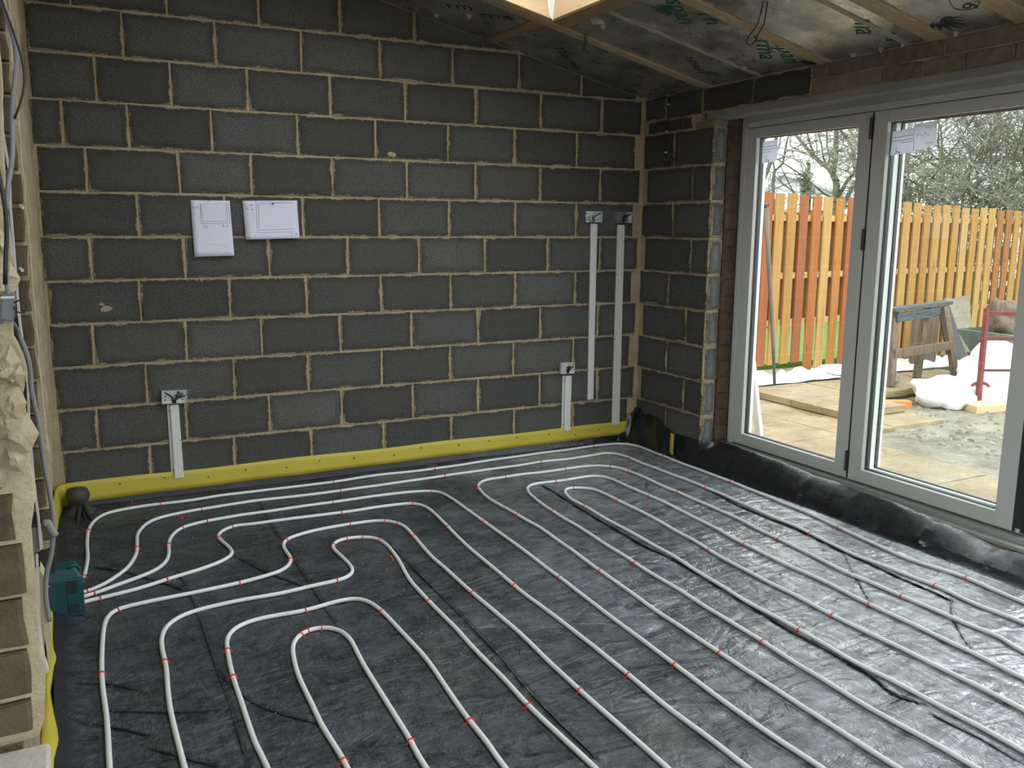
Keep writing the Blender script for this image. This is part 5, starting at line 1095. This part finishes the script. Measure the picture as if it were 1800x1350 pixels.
# dense thicket of bare trees behind the right of the fence
for t, (x, y, z) in enumerate(TH[2:]):
    rr = random.Random(60+t); sg = []; tr = []
    nb = 6
    for k in range(nb):
        a = rr.uniform(0, 6.28); d = Vector((math.cos(a)*.5, math.sin(a)*.5, 1)); s0 = Vector((x+rr.gauss(0, .25), y+rr.gauss(0, .25), -.06))
        q = s0; dd = d.normalized(); L = .55; r = .038
        for j in range(9):
            dd = (dd+Vector((rr.gauss(0, .22), rr.gauss(0, .22), rr.gauss(0, .12)))).normalized(); q2 = q+dd*L; tr.append((tuple(q), tuple(q2), r, r*.86)); r *= .86
            if j > 1:
                for _ in range(2):
                    ax = Vector((rr.gauss(0, 1), rr.gauss(0, 1), rr.gauss(0, .8))).normalized(); grow(sg, q2, dd*.4+ax, rr.uniform(.45, .85), .0135, 3, rr, .75, .0)
            q = q2
    e = empty('thicket_tree', (x, y, -.06)); tag(e, '%s tangled bare tree of the thicket behind the fence' % ('leftmost', 'second from left', 'third from left', 'third from right', 'second from right', 'rightmost')[t], 'tree', 'thicket behind the fence')
    o = link('trunk', tube_segments(tr, 'trunk', None, '', '', sides=5), M['bark_moss'], e, (-x, -y, .06))
    o = link('twigs', tube_segments(sg, 'twigs', None, '', '', sides=3), M['twig'], e, (-x, -y, .06)); o['kind'] = 'stuff'
# pale house with a shallow roof
hA = Vector(HOUSE[0]); hD = Vector(HOUSE[3]); hx = (hD-hA); hx.z = 0; hx.normalize(); hn = Vector((-hx.y, hx.x, 0))
if hn.y < 0: hn = -hn
hs = empty('distant_house', (hA.x, hA.y, -.06)); tag(hs, 'pale distant house with shallow grey gable seen between the trees', 'house')
def hb(name, b, m): o = b.build(name, m, hs); o.location = (-hA.x, -hA.y, .06); return o
def hp(u, v, d): q = hA+hx*u+hn*d; return (q.x, q.y, v)
Lh = (hD-hA).dot(hx); pk = [((Vector(p)-hA).dot(hx), p[2]) for p in HOUSE]
gable = [(-1.2, -.06), (Lh+1.2, -.06), (Lh+1.2, pk[3][1]-.55), pk[3], pk[2], pk[1], pk[0], (-1.2, pk[0][1]-.6)]
hb('wall', MB().prism(gable, hp, 0, 6), M['house'])
rf = [(-1.3, pk[0][1]-.6), pk[0], pk[1], pk[2], pk[3], (Lh+1.3, pk[3][1]-.6)]
b = MB(); b.prism(rf+[(x, z+.06) for x, z in rf[::-1]], hp, -.25, 6.2); hb('roof', b, M['roof'])
hb('window', MB().prism([(1.1, 1.2), (1.9, 1.2), (1.9, 1.9), (1.1, 1.9)], hp, -.02, .05), M['blackish'])

# white plastic, timber, trestles
def lump(name, cx, cy, cz, sx, sy, sz, m, label, cat, seed, rotz=0, amp=.16):
    bm = bmesh.new(); bmesh.ops.create_icosphere(bm, subdivisions=4, radius=1)
    for v in bm.verts:
        n_ = 1+amp*noise.noise(v.co*1.7+Vector((seed, 0, 0)))*2+amp*.5*noise.noise(v.co*5+Vector((0, seed, 0))); v.co = v.co*n_
        v.co.z = max(v.co.z, -.55); v.co = Vector((v.co.x*sx, v.co.y*sy, (v.co.z+.55)*sz))
    me = bpy.data.meshes.new(name); bm.to_mesh(me); bm.free()
    for p in me.polygons: p.use_smooth = True
    o = link(name, me, m, None, (cx, cy, cz), (0, 0, rotz)); tag(o, label, cat); return o
def crumple(name, x0, x1, ya, yb, z, amp, label, seed):
    g = grid_mesh(lambda u, v: (x0+(x1-x0)*u+.04*noise.noise(Vector((v*6, seed, 0))), ya+(yb-ya)*v+.05*noise.noise(Vector((u*6, seed, 3))), z+amp*abs(noise.noise(Vector((u*7, v*7, seed))))*math.sin(min(1, max(0, min(u, 1-u)*8))*1.57)*math.sin(min(1, max(0, min(v, 1-v)*8))*1.57)), 30, 30)
    o = g.build(name, M['sheet'], None, smooth=True); s = o.modifiers.new('th', 'SOLIDIFY'); s.thickness = .004; tag(o, label, 'plastic sheet'); return o
crumple('white_sheet', 5.60, 7.15, 1.13, 1.50, -.045, .12, 'bright white plastic sheet along the fence foot, behind the far leaf', 1.0)
crumple('white_sheet', 7.2, 9.2, 1.12, 1.66, -.035, .14, 'bright white plastic sheet on the ground behind the wooden trestle', 4.0)
lump('white_bag', 7.38, .14, GZ, .34, .27, .17, M['sheet'], 'collapsed white rubble bag in front of the red trestle', 'bag', 2.0, .5)
lump('white_bag', 7.72, .02, GZ, .24, .26, .20, M['sheet'], 'white bag lying right behind the red metal foot', 'bag', 7.0, .2)
lump('white_bag', 8.35, .22, GZ, .52, .36, .34, M['sheet'], 'large full white bag behind the red trestle at the right', 'bag', 9.0, .2)
lump('stone_lump', 7.40, .80, -.055, .13, .10, .08, M['mud'], 'brown lump of rubble beside the trestle leg', 'rubble', 3.0)
# leaning white painted board near the jamb
b = MB(); b.add([(4.86, -.145, GZ+.03), (4.86, -.205, GZ+.03), (4.89, -.205, GZ+.03), (4.89, -.145, GZ+.03), (4.86, .115, 1.0), (4.86, .055, 1.0), (4.89, .055, 1.0), (4.89, .115, 1.0)], [(0,1,2,3),(7,6,5,4),(4,5,1,0),(5,6,2,1),(6,7,3,2),(7,4,0,3)])
o = b.build('leaning_board', M['sheet'], None, bevel=.003); tag(o, 'white painted board leaning outside beside the door jamb', 'board')
# grey pole leaning on the fence
b = MB(); b.tube([(6.18, 1.05, -.04), (6.19, 1.12, .40), (6.21, 1.25, 1.1), (6.22, 1.34, 1.60)], .014, 8, r1=.024); o = b.build('leaning_pole', plain('grey_pole', (.12, .10, .085), .6, var=.4, sc=8), None, smooth=True); tag(o, 'grey tool handle leaning against the fence in the far door leaf', 'pole')
MB().tube([(6.222, 1.34, 1.59), (6.20, 1.34, 1.63), (6.25, 1.35, 1.64)], .018, 7).build('handle_grip', M['blackish'], o)
# wooden trestle
tr = empty('wooden_trestle', (7.7, .75, -.055)); tag(tr, 'weathered wooden trestle with dark top standing by the fence', 'trestle')
def tp(name, b, m): o = b.build(name, m, tr, bevel=.004); o.location = (-7.7, -.75, .055); return o
tp('top_beam', MB().bar((7.22, .69, .665), (8.30, .885, .685), .11, .035), M['darkwood'])
tp('upper_rail', MB().bar((7.30, .67, .59), (8.20, .83, .61), .025, .09), M['darkwood'])
for a, c in (((7.33, .72, .645), (7.19, .58, -.055)), ((7.42, .80, .645), (7.50, 1.03, -.055)), ((7.98, .88, .655), (7.86, .83, -.055)), ((8.14, .80, .655), (8.22, .66, -.055))):
    tp('leg', MB().bar(a, c, .075, .05, up=(0, 1, 0)), M['oldwood'])
tp('lower_rail', MB().bar((7.24, .61, .255), (8.17, .70, .275), .03, .085), M['oldwood'])
tp('cross_rail', MB().bar((7.24, .66, .32), (7.48, .96, .32), .03, .07), M['oldwood'])
# leaning concrete slab and dark sheet behind it
P4 = [(9.31, 1.716, .607), (9.58, 1.594, .668), (9.374, 1.232, -.06), (9.126, 1.361, -.075)]
def quad_slab(P, t, n_=None):
    P = [Vector(p) for p in P]; n_ = (P[1]-P[0]).cross(P[3]-P[0]).normalized(); b = MB(); b.add([tuple(p) for p in P]+[tuple(p+n_*t) for p in P], [(0,1,2,3),(7,6,5,4),(4,5,1,0),(5,6,2,1),(6,7,3,2),(7,4,0,3)]); return b
b = quad_slab(P4, -.05); P5 = [(9.30, 1.71, .585), (9.36, 1.70, .64), (9.44, 1.665, .632), (9.56, 1.60, .672), (9.585, 1.56, .60), (9.48, 1.42, .28), (9.40, 1.25, -.05), (9.126, 1.361, -.075), (9.15, 1.43, .1)]
b = MB(); n_ = Vector((-.42, -.85, .32)).normalized(); N = len(P5); b.add([p for p in P5]+[tuple(Vector(p)-n_*.05) for p in P5], [tuple(range(N)), tuple(range(2*N-1, N-1, -1))]+[(i, N+i, N+(i+1) % N, (i+1) % N) for i in range(N)])
o = b.build('concrete_slab', M['stone'], None, bevel=.004); tag(o, 'rough buff concrete slab leaning against the fence', 'slab')
o = quad_slab([(9.10, 1.62, .60), (9.24, 1.60, .60), (9.30, 1.30, -.08), (8.96, 1.30, -.08)], -.02).build('dark_board', M['blackish'], None); tag(o, 'dark board leaning just left of the concrete slab', 'board')
o = MB().box(8.35, 8.75, 1.30, 1.34, -.04, .52).build('dark_crate', M['oldwood'], None, bevel=.01); tag(o, 'brown board standing behind the wooden trestle', 'board')
# red steel trestle
rt = empty('red_steel_trestle', (7.6, -.1, GZ)); tag(rt, 'rusty red steel builder trestle at the right of the garden view', 'trestle')
def rp(name, b, m=M['redsteel']): o = b.build(name, m, rt, smooth=False); o.location = (-7.6, .1, -GZ); return o
dr = Vector((.90, -.44, 0)).normalized()
top = Vector((7.63, -.01, .72)); bot = Vector((7.485, -.115, -.10))
rp('post', MB().bar(bot, top, .042, .036)); rp('post', MB().bar(bot+dr*.95, top+dr*.95, .042, .036))
def at(t): return bot+(top-bot)*t
for t in (.95, .68, .34): rp('rail', MB().bar(at(t), at(t)+dr*.95, .026, .034 if t > .5 else .02))
def foot(o_): return [tuple(at(.16)+o_+Vector((-.10, .08, -.06))), tuple(at(.2)+o_+Vector((-.03, .02, 0))), tuple(at(.2)+o_+Vector((.05, -.03, -.005))), tuple(at(.16)+o_+Vector((.11, -.06, -.06))), (7.66+o_.x, -.20+o_.y, -.13)]
rp('foot', MB().tube(catmull([Vector(p) for p in foot(Vector((0, 0, 0)))], .02), .013, 7)); rp('foot', MB().tube(catmull([Vector(p) for p in foot(dr*.95)], .02), .013, 7))
# sawn timber and a brick on the mud
b = MB(); n_ = 4; A = [(7.30, -.07), (7.21, -.30), (7.95, -.36), (8.05, -.13)]; b.add([(x, y, GZ+.0) for x, y in A]+[(x, y, GZ+.065) for x, y in A], [(0,1,2,3),(7,6,5,4),(4,5,1,0),(5,6,2,1),(6,7,3,2),(7,4,0,3)])
o = b.build('timber_offcut', M['timber_pale'], None, bevel=.003); tag(o, 'thick pale sawn timber offcut lying under the red trestle foot', 'timber')
o = MB().box(-.11, .11, -.05, .05, 0, .065).build('red_brick', M['redbrick'], None, (6.82, .195, GZ+.03-.03), (0, 0, -.45), bevel=.004); tag(o, 'single orange red brick lying on the wet ground', 'brick')
MB().box(-.1105, -.10, -.04, .04, .012, .05).build('mortar_smear', M['concrete'], o)
# loose gravel and clods on the wet ground
mb = MB(); rr = random.Random(77)
for k in range(900):
    x = rr.uniform(5.9, 8.6); y = rr.uniform(-2.2, .35); s_ = rr.choice((.008, .012, .018, .03)); h_ = s_*rr.uniform(.3, .7)
    if 5.9 < x < 6.7 and y > -.5: continue
    ring_ = [(x+s_*math.cos(q*1.05)*rr.uniform(.6, 1.3), y+s_*math.sin(q*1.05)*rr.uniform(.6, 1.3)) for q in range(6)]
    mb.add([(u, v, GZ-.003) for u, v in ring_]+[(x+(u-x)*.5, y+(v-y)*.5, GZ+h_) for u, v in ring_], [(q, (q+1) % 6, 6+(q+1) % 6, 6+q) for q in range(6)]+[tuple(range(6, 12))])
o = mb.build('gravel', M['stone'], None); tag(o, 'loose gravel and clods on the wet garden ground', 'gravel', kind='stuff')
# wheelbarrow with rubbish
wb = empty('wheelbarrow', (8.9, .55, GZ)); tag(wb, 'grey wheelbarrow heaped with scrap behind the red trestle', 'wheelbarrow')
def wp(name, b, m, **k): return b.build(name, m, wb, **k)
b = MB(); b.add([(-.34, -.20, .30), (.16, -.20, .22), (.16, .20, .22), (-.34, .20, .30), (-.46, -.32, .56), (.40, -.32, .56), (.40, .32, .56), (-.46, .32, .56)], [(3,2,1,0),(0,1,5,4),(1,2,6,5),(2,3,7,6),(3,0,4,7)])
o = wp('tray', b, M['greenplastic'], bevel=.01); sdf = o.modifiers.new('th', 'SOLIDIFY'); sdf.thickness = .008
for sy in (-.2, .2): wp('frame_tube', MB().tube([(.62, sy*.3, .16), (.1, sy*.9, .24), (-.35, sy, .30), (-.40, sy, .32)], .015, 7), M['redsteel'], smooth=True)
b = MB(); b.tube([(.62+.15*math.cos(a), 0, .17+.15*math.sin(a)) for a in [k*math.pi/8 for k in range(17)]], .032, 8, cap=False); wp('wheel', b, M['black'], smooth=True)
for sy in (-.18, .18): wp('leg', MB().tube([(-.22, sy, .30), (-.30, sy, .0), (-.18, sy, .0)], .012, 6), M['redsteel'])
lump('plaster_scrap', 8.82, .60, .36, .22, .18, .22, M['oldwood'], 'brown broken board scraps heaped in the wheelbarrow', 'scrap', 5.0, .4, .3)
b = MB(); rr = random.Random(2)
for k in range(7):
    a = Vector((9.0+rr.uniform(-.2, .2), .5+rr.uniform(-.15, .15), .40)); b.bar(a, a+Vector((rr.uniform(-.3, .3), rr.uniform(-.2, .2), rr.uniform(.1, .3))), .03, .012)
o = b.build('white_offcuts', M['sheet'], None); tag(o, 'white plastic offcuts sticking out of the wheelbarrow', 'scrap')
